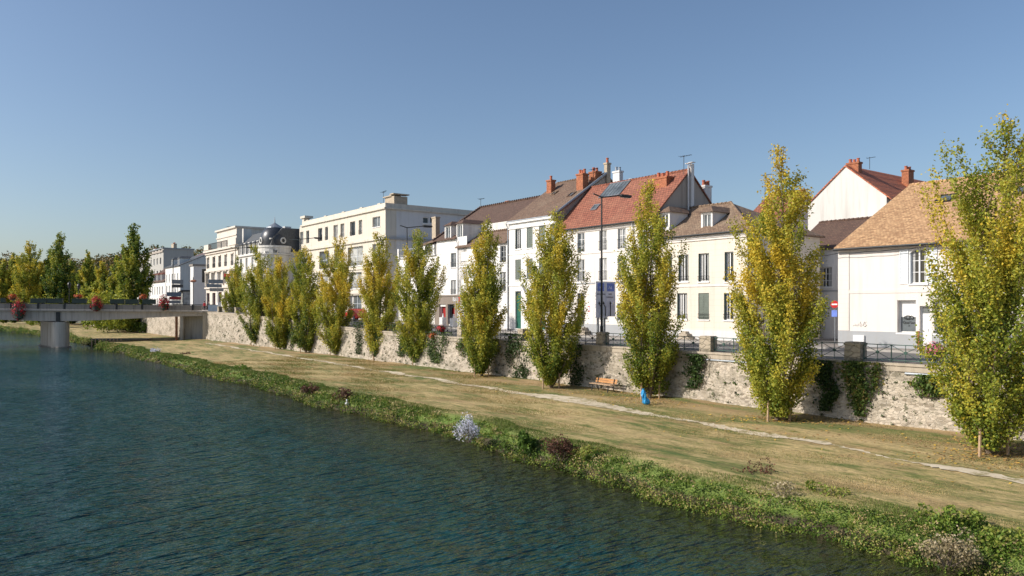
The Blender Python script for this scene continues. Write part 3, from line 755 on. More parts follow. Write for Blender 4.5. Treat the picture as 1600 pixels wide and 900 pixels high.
o = ub.build('meter_box', M['frame']); o.location = P(su(1343.5,47), 47, .12); o.rotation_euler = (0,0,ROT)
tag(o, 'white meter box fixed low on the grey plinth under the graffiti', 'meter box')
mb = MB(); pts = []
for k in range(28):
    x = -2.6 + k*.36; pts.append((x, -.42, E.E-.42-.02*math.sin(k*1.3)+(.10*((x-1)/5)**2 if x > 0 else -.10*abs(x))))
mb.tube(pts, .022, 4); mb.build('cable', M['iron'], E.root)

# ---- yellow cream house left of the side street
D = House('house', 'two-storey cream house with dark green shutters, brown hipped roof and white dormers', su(1172,47), su(1172,47), 47, 9, 8.2)
D.s1 = su(1172,47); D.s0 = su(1022,47); D.W = D.s0-D.s1; D.zb = .1; D.E = 8.2-.1; D.root.location = P(D.s0,47,.1)
wins = [(1091.2,1101.8,396,440),(1129,1146,393.5,440),(1091.2,1101.8,458,499),(1128,1146,458,500),(1060,1070,398,440),(1035,1046,400,440),(1058,1069,458,499)]
for k, q in enumerate(wins):
    r = D.px(*q)
    if k in (1,3): r = (r[0]+.18, r[1], r[2], r[3])
    else: r = (r[0], r[0]+1.02, r[2], r[3])
    D.op.append(r+(.24,))
    if k == 2: D.window(r, shut='closed', fold=M['olive'], rail=.42)
    else: D.window(r, rec=.24, bars=0, rail=.42, fold=M['green'], pane=M['glass'])
ddr = D.px(1068,1077,462,511); ddr = (ddr[0]+.2, ddr[0]+1.2, .75, 3.1); 
ddr = (D.X(1081)-1.35, D.X(1081)-.25, .7, 3.15); D.op = [q for q in D.op]
D.walls(M['cream'])
D.hip_roof(M['tile_moss'], (-.3, D.X(1137,51), 4.4, D.Z(1137,317.5,51.4)), x0=0)
D.gutter(M['iron'], M['cream2'])
D.plinth(.62, M['greywall']); D.band(4.05, M['cream2'], .14, .05)
D.dormer(D.X(1103,47.6), .7, .78, 1.25, D.Z(1103,357,47.7), 2.2, M['white2'], M['tile_brown'])
D.dormer(D.X(1037,47.6), .7, .78, 1.25, D.Z(1037,356,47.7), 2.2, M['white2'], M['tile_brown'])
for k in range(4):
    mb = MB(); mb.box(D.X(1068)+k*.02, D.X(1090)-.5+.0-k*.28+.5, -.9+k*.16, -.055, -.2+k*.18, -.02+k*.18); mb.build('step', M['coping'], D.root)
D.downpipe(D.W-.1, D.E-.15)

# ---- red roofed terrace house
C_ = House('house', 'three-storey cream terrace house with red tile roof and glass roof panel', su(869,47), su(1021.5,47), 47, 9.5, 9.9, zb=.08)
rows3 = [(902,916.5),(936,947.5),(965,980),(1000,1014)]
for (u0, u1) in rows3:
    a = C_.X(u0); b_ = a+1.0
    for (z0, z1, st) in ((C_.Z(908,394.5), C_.Z(908,364), 3), (C_.Z(908,440), C_.Z(908,405.5), 2)):
        r = (a, b_, z0, z1); C_.op.append(r+(.2,)); C_.window(r, rec=.2, bars=2 if st == 3 else 1, rail=.85, fold=M['greyframe'], sill=False, pane=rnd.choice([M['glass'],M['glass3'],M['glass2']]))
a = C_.X(902); r = (a, a+.98, .62, C_.Z(908,458)); C_.op.append(r+(.22,)); C_.door(r, M['darkwood'], .22)
for u0 in (937, 964, 1000):
    a = C_.X(u0); r = (a, a+1.05, C_.Z(965,501), C_.Z(965,474)); C_.op.append(r+(.22,)); C_.window(r, rec=.22, bars=1, rail=.5, pane=M['glass2'], fold=M['greyframe'])
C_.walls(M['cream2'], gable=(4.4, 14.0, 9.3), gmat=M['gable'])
C_.gable_roof(M['tile_red'], 4.4, 14.0, 9.3, ov=.3, x0=.0)
C_.gutter(M['iron'], M['cream2']); C_.plinth(.9, M['plinth']); C_.band(C_.Z(908,396.5), M['cream2'], .12, .05); C_.band(C_.Z(908,443), M['plinth'], .12, .06)
x0 = C_.X(952,50.5); C_.skylight(C_.X(922,48.4), 1.45, .75, .8, M['zinc']); C_.skylight(C_.X(1004,49.2), 2.5, .8, .8)
# glazed roof light by the party wall
sl = C_.sl; mb = MB()
xa, xb, ya, yb = C_.X(938,50.0), C_.X(970,50.0), 2.75, 4.25
mb.face([(xa,ya,C_.E+sl*ya+.22),(xb,ya,C_.E+sl*ya+.22),(xb,yb,C_.E+sl*yb+.22),(xa,yb,C_.E+sl*yb+.22)]); rl = mb.build('roof_light', M['glass2'], C_.roof)
mb = MB()
for k in range(7):
    x = xa+(xb-xa)*k/6; mb.tube([(x,ya,C_.E+sl*ya+.24),(x,yb,C_.E+sl*yb+.24)], .028, 4)
for y in (ya, yb): mb.tube([(xa,y,C_.E+sl*y+.24),(xb,y,C_.E+sl*y+.24)], .05, 4)
mb.build('roof_light_frame', M['zinc'], C_.roof)
xc = C_.X(1036,50.3); C_.chimney(xc, 3.3, 1.5, .8, 12.4, C_.Z(1036,277,50.3), M['brick'], 3)
C_.chimney(C_.X(982,51.6), 5.0, .25, .25, 13.3, C_.Z(982,279,51.8), M['zinc'], 0, cap=True)
C_.chimney(C_.X(970,54), 6.6, .9, .5, 11.6, C_.Z(971,268,54), M['greywall'], 2, M['zinc'])
C_.chimney(C_.W-.35, 7.0, .55, .9, 10.5, C_.Z(1104,290,54), M['greywall'], 3)
mb = MB()
for (y, r_, u_, vt) in ((4.1,.13,1077,258),(4.55,.30,1084,256)):
    zt = C_.Z(u_, vt, 47+y); mb.tube([(C_.W+.16,y,8.0),(C_.W+.16,y,zt)], r_*.62, 8); mb.box(C_.W-.05,C_.W+.38,y-.2,y+.2,zt+.12,zt+.17)
mb.build('flue_pipe', M['greywall'], C_.root)
C_.antenna(C_.W, 3.7, 13.6, C_.Z(1080,241,50.8), .9, .2)
mb = MB(); mb.box(C_.X(902)-.1, C_.X(902)+1.5, -.75, -.055, -.3, .58); mb.box(C_.X(902)+1.5, C_.X(902)+1.85, -.75, -.055, -.3, .3); mb.build('step', M['coping'], C_.root)
mb = MB(); mb.box(C_.X(918.5), C_.X(921.5), -.012, -.003, 2.0, 2.5); mb.build('notice', M['redletter'], C_.root)
mb = MB(); mb.box(C_.X(919)-.0, C_.X(921.2), -.016, -.0125, 2.08, 2.42); mb.build('notice_face', M['signlight'], C_.root)

C_.downpipe(C_.W-.2, C_.E-.2, M['zinc']); C_.downpipe(C_.X(990), C_.E-.2, M['greywall'])
# ---- tall white house
B = House('house', 'narrow tall white house with grey-green shutters, green door and orange brick chimneys', su(795,47), su(868.8,47), 47, 13, 11.25)
cols = [(804,813.2),(823,832.3),(842,852),(859,866)]
vr = [(358,389),(405.5,437),(455,505)]
for ci, (u0, u1) in enumerate(cols):
    a = B.X(u0)+(.12 if ci == 0 else 0); b_ = a+.95
    for ri in range(3):
        z1 = B.Z(810, vr[ri][0]); z0 = B.Z(810, vr[ri][1])
        if ri == 2 and ci in (0,2):
            r = (a, b_, .25, z1); B.op.append(r+(.22,)); B.door(r, M['teal'], .22)
        else:
            if ri == 2: z0 = B.Z(810,487)
            r = (a, b_, z0, z1); B.op.append(r+(.22,))
            if ri == 0 and ci == 0: B.window(r, rec=.22, fold=M['green'], pane=M['glass'], bars=0, rail=.4)
            else: B.window(r, shut='closed', fold=M['olive'], sill=True)
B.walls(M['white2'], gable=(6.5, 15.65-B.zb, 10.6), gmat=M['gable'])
B.gable_roof(M['tile_brown'], 6.5, 15.65-B.zb, 10.6, ov=.12)
mb = MB(); mb.box(-.05, B.W+.05, -.22, -.003, B.E-.3, B.E-.02); mb.box(-.02, B.W+.02, -.1, -.003, B.E-.85, B.E-.74); mb.build('cornice', M['white2'], B.root)
B.ov = .12; B.gutter(M['zinc'])
mb = MB(); s_ = B.sl
for (ya, yb) in ((-.12, 6.5),):
    mb.tube([(B.W+.1, ya, B.E+s_*ya+.2),(B.W+.1, yb, B.E+s_*yb+.2)], .13, 6)
mb.build('verge_capping', M['zinc'], B.roof)
B.band(B.Z(810,397), M['white2'], .1, .04); B.band(B.Z(810,446), M['white2'], .14, .05)
B.chimney(B.X(857.5,51.5), 4.8, .75, .6, 12.2, B.Z(857.5,283,52), M['brick'], 1, cap=True)
yk = 4.3; B.chimney(B.W-1.05, yk, .95, .75, 12.3, B.Z(904,273,51.3), M['brick'], 3)
B.chimney(B.W-.75, yk+1.45, .95, .75, 13.2, B.Z(921,270,52.7), M['brick'], 2)
B.chimney(B.W+.0, 6.7, .42, .5, 12.4, B.Z(952,254,53.7), M['tan'], 1, poth=.5)
B.antenna(B.W-.4, 5.2, 15.3, B.Z(926,264,52.2), .9, -.2)
B.skylight(B.X(878,49.3), 2.9, .7, .9, M['tile_dark']); B.skylight(B.X(855,50.5), 3.9, .6, .8, M['tile_moss'])
B.downpipe(-.06, B.E-.2)

# ---- restaurant building with big dark hipped roof
F = House('restaurant_building', 'white building over a taupe restaurant front, dormers and big dark brown roof', su(682,47), 73.0, 47, 16, 10.35, 'building')
for q in ((704.5,712.5),(721,729.5)):
    a = F.X(q[0]); b_ = F.X(q[1])
    for (v0, v1) in ((395,417.5),(437.5,460)):
        r = (a, b_, F.Z(712,v1), F.Z(712,v0)); F.op.append(r+(.2,)); F.window(r, rec=.2, bars=2, rail=.6, frame=M['greyframe'], pane=M['glass2'])
rz = F.Z(712,463)
ro = [F.px(688,697.5,479,506), F.px(701,711.5,475.5,506), F.px(715,727,475.5,506.5)]
ro = [(q[0],q[1],.12,q[3]) for q in ro]
for q in ro: F.op.append(q+(.3,))
F.walls(M['white2'])
# roof: hipped on the left, carries on to the right behind the low front wing
ap = (F.X(750.5,55), 8, F.Z(750.5,325,55)); e = F.E-.12; k_ = (ap[2]-e)/8.3; xr = F.s0-62.5
mb = MB(); A0 = (-.3,-.3,e); xm = F.W; yb = 2.4; zb_ = e+k_*(yb+.3)
mb.face([A0,(xm,-.3,e),(xm,8,ap[2]),ap]); mb.face([(xm,yb,zb_),(xr,yb,zb_),(xr,8,ap[2]),(xm,8,ap[2])])
mb.face([(-.3,16.3,e),A0,ap]); mb.face([(-.3,16.3,e),ap,(xr,8,ap[2]),(xr,16.3,e)])
mb.face([(xm,-.3,e),(xm,yb,e),(xm,yb,zb_)])
mb.box(-.3,xm,-.3,-.29,e-.1,e)
F.roof = mb.build('roof', M['tile_dark'], F.root); F.sl = k_
mb = MB()
for (q0, q1) in ((ap,(xr,8,ap[2])),(A0,ap)):
    q0, q1 = Vector(q0), Vector(q1); n = int((q1-q0).length/.42)
    for k in range(n):
        c0 = q0.lerp(q1,k/n); c1 = q0.lerp(q1,(k+.9)/n); mb.tube([c0+Vector((0,0,.03)),c1+Vector((0,0,.11))],[.10,.16],6)
mb.build('ridge_tiles', M['tile_dark'], F.roof)
mb = MB(); mb.face([(xm,yb,-1),(xr,yb,-1),(xr,yb,zb_),(xm,yb,zb_)]); mb.build('rear_wall', M['white'], F.root)
F.dormer(F.X(700,47), -.02, 1.0, 1.7, F.Z(700,376,47), 2.6, M['white2'], M['tile_dark']); F.dormer(F.X(718.5,47), -.02, 1.0, 1.75, F.Z(718.5,374,47), 2.6, M['white2'], M['tile_dark'])
F.chimney(F.X(681,50), 3.0, .9, .6, 10.6, F.Z(681.5,339,50), M['tan'], 0)
F.antenna(ap[0]+.1, 8, ap[2], ap[2]+1.2, .7, .3)
F.chimney(F.X(800,56), 8.5, .7, .5, ap[2]-.6, ap[2]+.35, M['brick'], 0)
# shopfront: taupe fascia and piers in front of the wall
mb = MB(); x0, x1 = F.X(680.5), F.X(736)
mb.box(x0, x1, -.12, -.003, ro[2][3]+.02, rz); mb.box(x0, ro[0][0]-.02, -.12, -.003, -.5, ro[2][3]+.02); mb.box(ro[0][1]+.02, ro[1][0]-.02, -.12, -.003, -.5, ro[2][3]+.02)
mb.box(ro[1][1]+.02, ro[2][0]-.02, -.12, -.003, -.5, ro[2][3]+.02); mb.box(ro[2][1]+.02, x1, -.12, -.003, -.5, ro[2][3]+.02); mb.box(x0-.05, x1+.05, -.2, -.003, rz, rz+.16)
sf = mb.build('shopfront', M['taupe'], F.root)
for q, m_ in ((ro[0], M['redflat']), (ro[1], M['redflat']), (ro[2], M['black'])):
    mb = MB(); mb.face([(q[0],.29,q[2]),(q[1],.29,q[2]),(q[1],.29,q[3]),(q[0],.29,q[3])]); mb.build('doorway' if m_ is M['black'] else 'shop_window', m_, F.root)
mb = MB(); q = ro[1]; mb.box(q[0], q[0]+(q[1]-q[0])*.38, .1, .16, q[2], q[3]); mb.box(q[0]+(q[1]-q[0])*.38, q[1], .1, .16, q[3]-.35, q[3]-.08); mb.build('glass_door', M['glass'], F.root)
lx, lz = F.X(709), F.Z(718,470.5)
text('lettering', 'BaL', .62, M['lettering'], sf, lambda a, b, c: (lx+a, -.13-c, lz+b), .02)
text('lettering', '7', .85, M['redletter'], sf, lambda a, b, c: (lx+1.13+a, -.13-c, lz-.15+b), .02)
text('lettering', 'uzar', .62, M['lettering'], sf, lambda a, b, c: (lx+1.62+a, -.13-c, lz+b), .02)
F.downpipe(F.X(716), F.E-.3, M['greywall'])
# low front wing by the tall white house
F1 = House('house', 'low white wing with short brown roof tucked against the tall white house', 72.97, 63.35, 47, 2.35, 9.35)
for q in ((781.5,790.5,384,410),(781.5,790.5,425,455),(757,766,385,410),(757,766,426,455)):
    r = F1.px(*q); F1.op.append(r+(.2,)); F1.window(r, rec=.2, bars=2, frame=M['greyframe'], rail=.5)
r = F1.px(758,768,474,508); r = (r[0], r[1], .1, r[3]); F1.op.append(r+(.22,)); F1.door(r, M['redflat'], .22)
F1.walls(M['white2'], top=9.2-F1.zb+.1)
mb = MB(); mb.face([(0,-.3,F1.E-.15),(F1.W,-.3,F1.E-.15),(F1.W,2.38,F1.E+1.45),(0,2.38,F1.E+1.45)]); mb.face([(0,-.3,F1.E-.15),(0,2.38,F1.E+1.45),(0,2.38,F1.E-.15)]); mb.box(0,F1.W,-.3,-.28,F1.E-.28,F1.E-.155)
F1.roof = mb.build('roof', M['tile_brown'], F1.root)
mb = MB(); n = 26
for k in range(n): mb.tube([(k*F1.W/n,2.34,F1.E+1.48),((k+.9)*F1.W/n,2.34,F1.E+1.52)],[.09,.13],6)
mb.build('ridge_tiles', M['tile_brown'], F1.roof)
# terrace wing beside the hotel
F2 = House('house', 'white wing with balustraded roof terrace and brown roof beside the big hotel block', su(623,47), su(682,47)+.03, 47, 14, 8.55)
for q in ((633,641,418,437),(634,641,452,492),(653,662,417,438),(653,663,450,480)):
    r = F2.px(*q); F2.op.append(r+(.2,)); F2.window(r, rec=.2, bars=1, pane=M['glass3'], frame=M['frame'])
F2.walls(M['white2'])
mb = MB(); mb.box(-.1, F2.W, -.2, 3, F2.E, F2.E+.14); mb.build('terrace_floor', M['greywall'], F2.root)
zt = F2.E+1.25
for k in range(5):
    x = .1+k*(F2.W-.5)/4; mb = MB(); mb.box(x-.16, x+.16, -.16, .16, F2.E+.14, zt); mb.build('terrace_post', M['white2'], F2.root)
mb = MB()
for z in (F2.E+.35, zt-.15): mb.tube([(.1,0,z),(F2.W-.2,0,z)], .04, 5)
n = 46
for k in range(n): mb.tube([(.1+k*(F2.W-.3)/n,0,F2.E+.3),(.1+k*(F2.W-.3)/n,0,zt-.12)], .016, 4)
mb.build('balustrade', M['greyframe'], F2.root)
mb = MB(); mb.box(.6, F2.W, 3.0, 3.15, F2.E+.14, 10.3-F2.zb+.1); mb.build('upper_wall', M['greywall'], F2.root)
for k in range(3):
    x = 1.6+k*2.1; mb = MB(); mb.box(x, x+1.2, 2.93, 2.997, F2.E+.3, F2.E+1.5); mb.build('terrace_window', M['glass'], F2.root)
z0r = 10.25-F2.zb
mb = MB(); mb.face([(.2,2.4,z0r),(F2.W,-.2,z0r),(F2.W+.0,8,z0r+3.1),(F2.W-3.4,8,z0r+2.9)]); mb.face([(.2,2.4,z0r),(F2.W-3.4,8,z0r+2.9),(.2,14,z0r)]); mb.face([(.2,2.4,z0r-.12),(F2.W,-.2,z0r-.12),(F2.W,-.2,z0r),(.2,2.4,z0r)])
F2.roof = mb.build('roof', M['tile_brown'], F2.root)

# ---- big cream stone block with flat roof
G = House('apartment_block', 'big flat-roofed cream stone block with paired top windows and white end wall', 118.8, su(602,47), 47, 17, 15.3, 'building', zb=.9)
tops = [(469,474,361.5,379,0),(478.5,483,360,378,0),(497,503.5,356.5,376,1),(508,512.5,354,374,1),(521,528,351,372,0),(532,538,349,370,1),(547,555,346,368,1),(560.5,566,343.5,366,1)]
for (a, b_, v0, v1, g_) in tops:
    um = (a+b_)/2; xa, xb = G.X(a), G.X(b_); r = (xa, xb, 12.5-G.zb, 14.5-G.zb); G.op.append(r+(.3,)); G.window(r, rec=.3, bars=0, rail=.55 if g_ else None, sill=False, pane=rnd.choice([M['glass2'],M['glass3'],M['glass']]), mull=False)
r = (G.X(582), G.X(594), 13.15-G.zb, 14.5-G.zb); G.op.append(r+(.3,)); G.window(r, rec=.3, bars=0, pane=M['glass2'])
for (a, b_) in ((468,480),(499,514),(522,536),(543.5,567),(582,594)):
    for (z0, z1) in ((8.1,10.9),(4.9,7.3),(1.6,4.1)):
        xa, xb = G.X(a), G.X(b_)
        if z1 < 8: xa, xb = xa+.4, xb-.4
        r = (xa, xb, z0-G.zb+.1, z1-G.zb); G.op.append(r+(.4,)); G.window(r, rec=.4, bars=1, rail=.6, frame=M['shutw'], pane=rnd.choice([M['glass2'],M['glass3']]))
for u_ in (662, 673):
    # windows on the end wall
    kk = (u_+3.5-800)/1200; s1 = G.s1; pp = (.6*s1 + kk*.8*s1)/(.8-.6*kk); y = pp-47
    Yd = .8*s1+.6*pp; r = (y-.45, y+.45, CAMZ+(478-349)*Yd/1200-G.zb, CAMZ+(478-339.5)*Yd/1200-G.zb); G.sop.append(r+(.2,)); G.window(r, T=G.right(), rec=.2, bars=0, mull=False, pane=M['glass'])
G.walls(M['stone'], gmat=M['greywall'], rec=.3)
mb = MB(); mb.box(-.25, G.W+.25, -.25, G.D+.2, G.E, G.E+.22); mb.build('cornice', M['stone'], G.root)
mb = MB(); mb.box(0, G.W, 0, .25, G.E+.22, 16.1-G.zb); mb.box(G.W-.25, G.W, .25, G.D, G.E+.22, 16.1-G.zb); mb.box(0,.25,.25,G.D,G.E+.22,16.1-G.zb)
for k in range(5): mb.box(G.X(480+k*28)-.4, G.X(480+k*28)+.4, -.03, .28, 16.1-G.zb, 16.22-G.zb)
mb.build('parapet', M['stone'], G.root)
mb = MB(); mb.face([(.2,.2,G.E+.4),(G.W-.2,.2,G.E+.4),(G.W-.2,G.D,G.E+.4),(.2,G.D,G.E+.4)]); G.roof = mb.build('roof', M['zinc'], G.root)
G.band(11.5-G.zb, M['stone'], .3, .25); G.band(7.75-G.zb, M['stone'], .25, .12); G.band(4.4-G.zb, M['stone'], .25, .12)
mb = MB(); mb.box(G.W+.003, G.W+.28, -.25, G.D, 11.35-G.zb, 11.65-G.zb); mb.build('string_course', M['plinth'], G.root)
mb = MB(); mb.box(G.W+.003, G.W+.06, .0, 1.6, -1, G.E-.003); mb.build('corner_pier', M['stone'], G.root)
mb = MB(); mb.box(G.W-3.2,G.W-1.0,1.6,2.6,16.0-G.zb,17.2-G.zb); mb.box(G.W-1.2+.3,G.W-.2,1.4,3.4,16.0-G.zb,17.15-G.zb); mb.box(G.W-3.4,G.W-.9,1.4,2.8,17.2-G.zb,17.34-G.zb); mb.box(G.W-1.1,G.W,1.2,3.6,17.15-G.zb+.2,17.49-G.zb); mb.build('chimney', M['tan'], G.roof)
G.antenna(G.W-3.4, 1.5, 16.5-G.zb, 18.1-G.zb, 1.6, -.2)
mb = MB(); mb.box(0,.8,.0,.9,16.1-G.zb,16.6-G.zb); mb.box(-.3,1.6,-.2,1.2,16.6-G.zb,16.95-G.zb); mb.build('chimney', M['stone'], G.roof)

# ---- ornate corner building and its domed neighbour
H = House('apartment_building', 'ornate pale stone four-storey building with balconies and attic block by the bridge', su(322,42), su(372,42), 42, 14, 13.3, 'building', zb=1.7)
ub = [(322.8,327.2),(331.8,336.3),(341,345.3),(350.3,354.8),(360.5,364.8)]
for (a, b_) in ub:
    xa, xb = H.X(a)+.1, H.X(b_); um = (a+b_)/2
    for (v0, v1, rl_) in ((400,417,.8),(425,443,None)):
        r = (xa, xb, H.Z(345,v1), H.Z(345,v0)); H.op.append(r+(.35,)); H.window(r, rec=.35, bars=1, rail=rl_, frame=M['frame'], sill=False, pane=rnd.choice([M['glass2'],M['glass3'],M['glass']]))
    r = (xa-.1, xb+.1, .05, H.Z(345,457)); H.op.append(r+(.4,)); H.window(r, rec=.4, bars=0, mull=False, sill=False, frame=M['redflat'], pane=M['glass'], name='ground_floor_window')
H.walls(M['stone2'])
for (v, t_, o_) in ((390,.35,.55),(394,.2,.25),(422,.25,.3),(449,.3,.35)): H.band(H.Z(345,v), M['stone2'], t_, o_, name='cornice')
for (a, b_) in ub:
    for v in (448,):
        mb = MB(); x = (H.X(a)+H.X(b_))/2; mb.box(x-1.2,x-.9,-.25,-.003,H.Z(345,446),H.Z(345,423.5)); mb.build('pilaster', M['stone2'], H.root)
    mb = MB(); x = (H.X(a)+H.X(b_))/2; mb.box(x-.95,x+.95,-.2,-.003,H.Z(345,424.5),H.Z(345,423)); mb.build('window_hood', M['stone2'], H.root); mb = MB(); mb.box(x-.9,x+.9,-.18,-.003,H.Z(345,399.5),H.Z(345,398)); mb.build('window_hood', M['stone2'], H.root)
xa, xb = H.X(329), H.X(359); za, zt = H.E, H.Z(345,358.5)
mb = MB(); at_o = [(H.X(q)-.45, H.X(q)+.45, za+.2, H.Z(345,375.5)) for q in (335.5,344.5,354.5)]
H.facade(mb, lambda a, b, c: (a, b+1.2, c), xa, xb, za, zt, [q+(.25,) for q in at_o]); mb.face([(xb,1.2,za),(xb,7,za),(xb,7,zt),(xb,1.2,zt)]); mb.face([(xa,1.2,za),(xa,7,za),(xa,7,zt),(xa,1.2,zt)]); mb.build('attic_wall', M['stone2'], H.root)
for q in at_o: H.window(q, T=lambda a, b, c: (a, b+1.2, c), rec=.25, bars=0, sill=False, pane=M['glass2'])
mb = MB(); mb.box(xa-.3,xb+.3,.85,7.3,zt,zt+.3); mb.box(xa-.15,xb+.15,1.05,1.197,H.Z(345,369)-.1,H.Z(345,369)+.1); mb.build('attic_cornice', M['stone2'], H.root)
mb = MB(); mb.face([(0,0,H.E+.01),(H.W,0,H.E+.01),(H.W,14,H.E+.01),(0,14,H.E+.01)]); H.roof = mb.build('roof', M['zinc'], H.root)
mb = MB(); n = 34
for k in range(n+1): x = xa+(xb-xa)*k/n; mb.tube([(x,-.35,za),(x,-.35,za+1.05)], .03, 4)
mb.tube([(xa,-.35,za+1.05),(xb,-.35,za+1.05)], .06, 5); mb.build('balustrade', M['iron'], H.root)
mb = MB(); mb.box(xb+.1,H.W,-.4,.2,za,za+1.15); mb.box(0,xa-.1,-.4,.2,za,za+1.0); mb.build('parapet', M['stone2'], H.root)
mb = MB(); mb.box(H.W-1.5,H.W-.9,1.2,2.6,za,za+2.9); mb.build('party_wall', M['white'], H.root); H.antenna(xa+1, 3, zt, zt+1.2, .8, .4)

J = House('domed_building', 'slate mansard building with rounded dark corner dome between ornate block and hotel', su(372,42)-.03, 120.8, 42, 18, 11.3, 'building', zb=1.5)
for k in range(4):
    x = 1.0+k*3.0
    for (z0, z1) in ((1.0,3.4),(4.4,6.4),(7.2,9.2)):
        r = (x, x+1.2, z0, z1); J.op.append(r+(.25,)); J.window(r, rec=.25, bars=1, pane=M['glass2'])
J.walls(M['white']); J.band(J.E-.15, M['white'], .3, .3, name='cornice')
z1, z2 = 13.35-J.zb, 15.15-J.zb
mb = MB(); mb.face([(0,.3,J.E),(J.W,.3,J.E),(J.W,.9,z1),(0,.9,z1)]); mb.face([(J.W,.3,J.E),(J.W,18,J.E),(J.W-.5,18,z1),(J.W,.9,z1)])
mb.face([(0,.8,z1),(J.W,.8,z1),(J.W,2.6,z2),(0,2.6,z2)]); mb.face([(0,2.6,z2),(J.W,2.6,z2),(J.W,16,z2),(0,16,z2)]); mb.face([(J.W,.8,z1),(J.W,18,z1),(J.W,16,z2),(J.W,2.6,z2)])
J.roof = mb.build('roof', M['slate'], J.root)
mb = MB(); mb.box(0,J.W,.55,.85,z1-.12,z1+.1); mb.build('mansard_cornice', M['white'], J.root)
for k in range(5): J.dormer(.9+k*2.2, .15, .7, 1.6, J.E+.15, 1.0, M['white'], M['slate'], M['glass'])
# corner dome
dx, dy = J.W-2.1, 2.0; db = 12.1-J.zb
mb = MB(); mb.lathe(dx, dy, [(2.75,-1),(2.75,J.E-.6),(3.0,J.E-.5),(3.0,J.E-.3),(2.7,J.E-.25),(2.8,J.E-.2),(2.8,db-.2),(2.9,db-.18),(2.9,db-.02),(2.85,db+.02),(2.85,db+.15),(0,db+.15)], 28); mb.build('drum', M['white'], J.root, False)
mb = MB(); mb.lathe(dx, dy, [(2.15,db+.1),(2.28,db+.8),(2.25,db+1.5),(2.05,db+2.2),(1.7,db+2.8),(1.25,db+3.15),(1.2,db+3.2)], 28); dome = mb.build('dome', plain('dark_dome_slate', (.04,.045,.055), .38, .2, .2, 4), J.root, True)
mb = MB(); mb.lathe(dx, dy, [(1.35,db+3.12),(1.3,db+3.25),(.5,db+3.75),(.12,db+4.0),(.03,db+4.9),(0,db+5)], 16); mb.build('lantern_cap', M['zinc'], dome)
for an in (.26, -1.5, 1.6):
    ca, sa = math.cos(an), math.sin(an); c = Vector((dx+2.2*ca, dy+2.2*sa, db+1.0)); mb = MB()
    t1 = Vector((-sa,ca,0)); ring = [c+Vector((ca,sa,0))*.1+t1*.42*math.cos(q)+Vector((0,0,1))*.42*math.sin(q) for q in np.linspace(0,2*math.pi,15)]
    mb.tube(ring, .13, 6); oc = mb.build('round_window', M['white'], dome)
    mb = MB(); mb.tube([c-Vector((ca,sa,0))*.3, c+Vector((ca,sa,0))*.1], .46, 14); mb.build('pane', M['glass'], dome)
text('lettering', 'ly', .95, M['blackpaint'], J.root, lambda a, b, c: (dx+(2.86+c)*math.cos(-.28+(a-.4)/2.86), dy+(2.86+c)*math.sin(-.28+(a-.4)/2.86), db-1.05+b), .02)
J.chimney(J.W-1.0, 9.5, 1.0, 1.2, z2-.3, z2+2.0, M['tan'], 0); J.chimney(J.W-5, 5, 1.6, 1.0, z2-.2, z2+.7, M['greywall'], 0)

# ---- houses beyond the bridge
I = House('house', 'plain white house with long grey slate roof and bare gable beyond the bridge', su(258.5,46), su(281.5,46), 46, 22, 12.15, zb=2.2)
for k in range(5):
    a = .9+k*(I.W-2)/4.6
    for (z0, z1) in ((.5,2.3),(3.4,5.4),(6.3,8.2)):
        r = (a, a+.9, z0, z1); I.op.append(r+(.2,)); I.window(r, rec=.2, bars=1, pane=M['glass2'])
I.walls(M['white2'], gable=(10.5, I.E+4.7, I.E), gmat=M['white']); I.gable_roof(M['slate'], 10.5, I.E+4.7, I.E)
I.dormer(I.W*.3, .6, 1.0, 1.6, I.E+.3, 2.5, M['white2'], M['slate']); I.dormer(I.W*.72, .6, 1.0, 1.6, I.E+.3, 2.5, M['white2'], M['slate'])
I.chimney(I.W-1.2, 11, 1.4, .8, I.E+4.2, I.E+5.8, M['gable'], 2)
mb = MB(); mb.face([(I.W*.1,6.2,I.E+2.9),(I.W*.9,6.2,I.E+2.9),(I.W*.9,10.2,I.E+4.72),(I.W*.1,10.2,I.E+4.72)]); mb.build('tiled_patch', M['tile_red'], I.roof)
L_ = House('house', 'low white riverside house with row of small dormers, left of the slate gable', su(226,46), su(258,46)+.05, 46, 12, 8.9, zb=2.2)
for k in range(8):
    a = .9+k*(L_.W-1.6)/8
    for (z0, z1) in ((.6,2.4),(3.4,5.4)):
        r = (a, a+1.0, z0, z1); L_.op.append(r+(.2,)); L_.window(r, rec=.2, bars=1, pane=M['glass2'])
L_.walls(M['white2'], gable=(6, L_.E+4.6, L_.E)); L_.gable_roof(M['tile_dark'], 6, L_.E+4.6, L_.E)
for k in range(5): L_.dormer(1.5+k*(L_.W-2)/5, .1, 1.4, 1.9, L_.E-.1, 2.5, M['white2'], M['tile_red'])
K2 = House('apartment_block', 'grey flat-topped block rising behind the white houses near the hill', 300, 258, 57, 9, 20.6, 'building', zb=2)
for k in range(9):
    for (z0, z1) in ((12.5,14.5),(16.5,18.5),(19.8,21.4)):
        a = 2+k*4.4; r = (a, a+1.8, z0-2.6, z1-2.6); K2.op.append(r+(.3,)); K2.window(r, rec=.3, bars=0, pane=M['glass2'], frame=M['greyframe'])
K2.walls(plaster('dull_grey_render', (.42,.41,.38), amount=.5)); K2.band(K2.E-.8, M['gable'], .6, .3)
mb = MB(); mb.box(-.3,K2.W+.3,-.3,K2.D+.3,K2.E,K2.E+.3); K2.roof = mb.build('roof', M['zinc'], K2.root); K2.chimney(8, 5, 3, 1, K2.E+.3, K2.E+2, M['greywall'], 2); K2.chimney(34, 5, 3, 1, K2.E+.3, K2.E+2.2, M['tan'], 3)
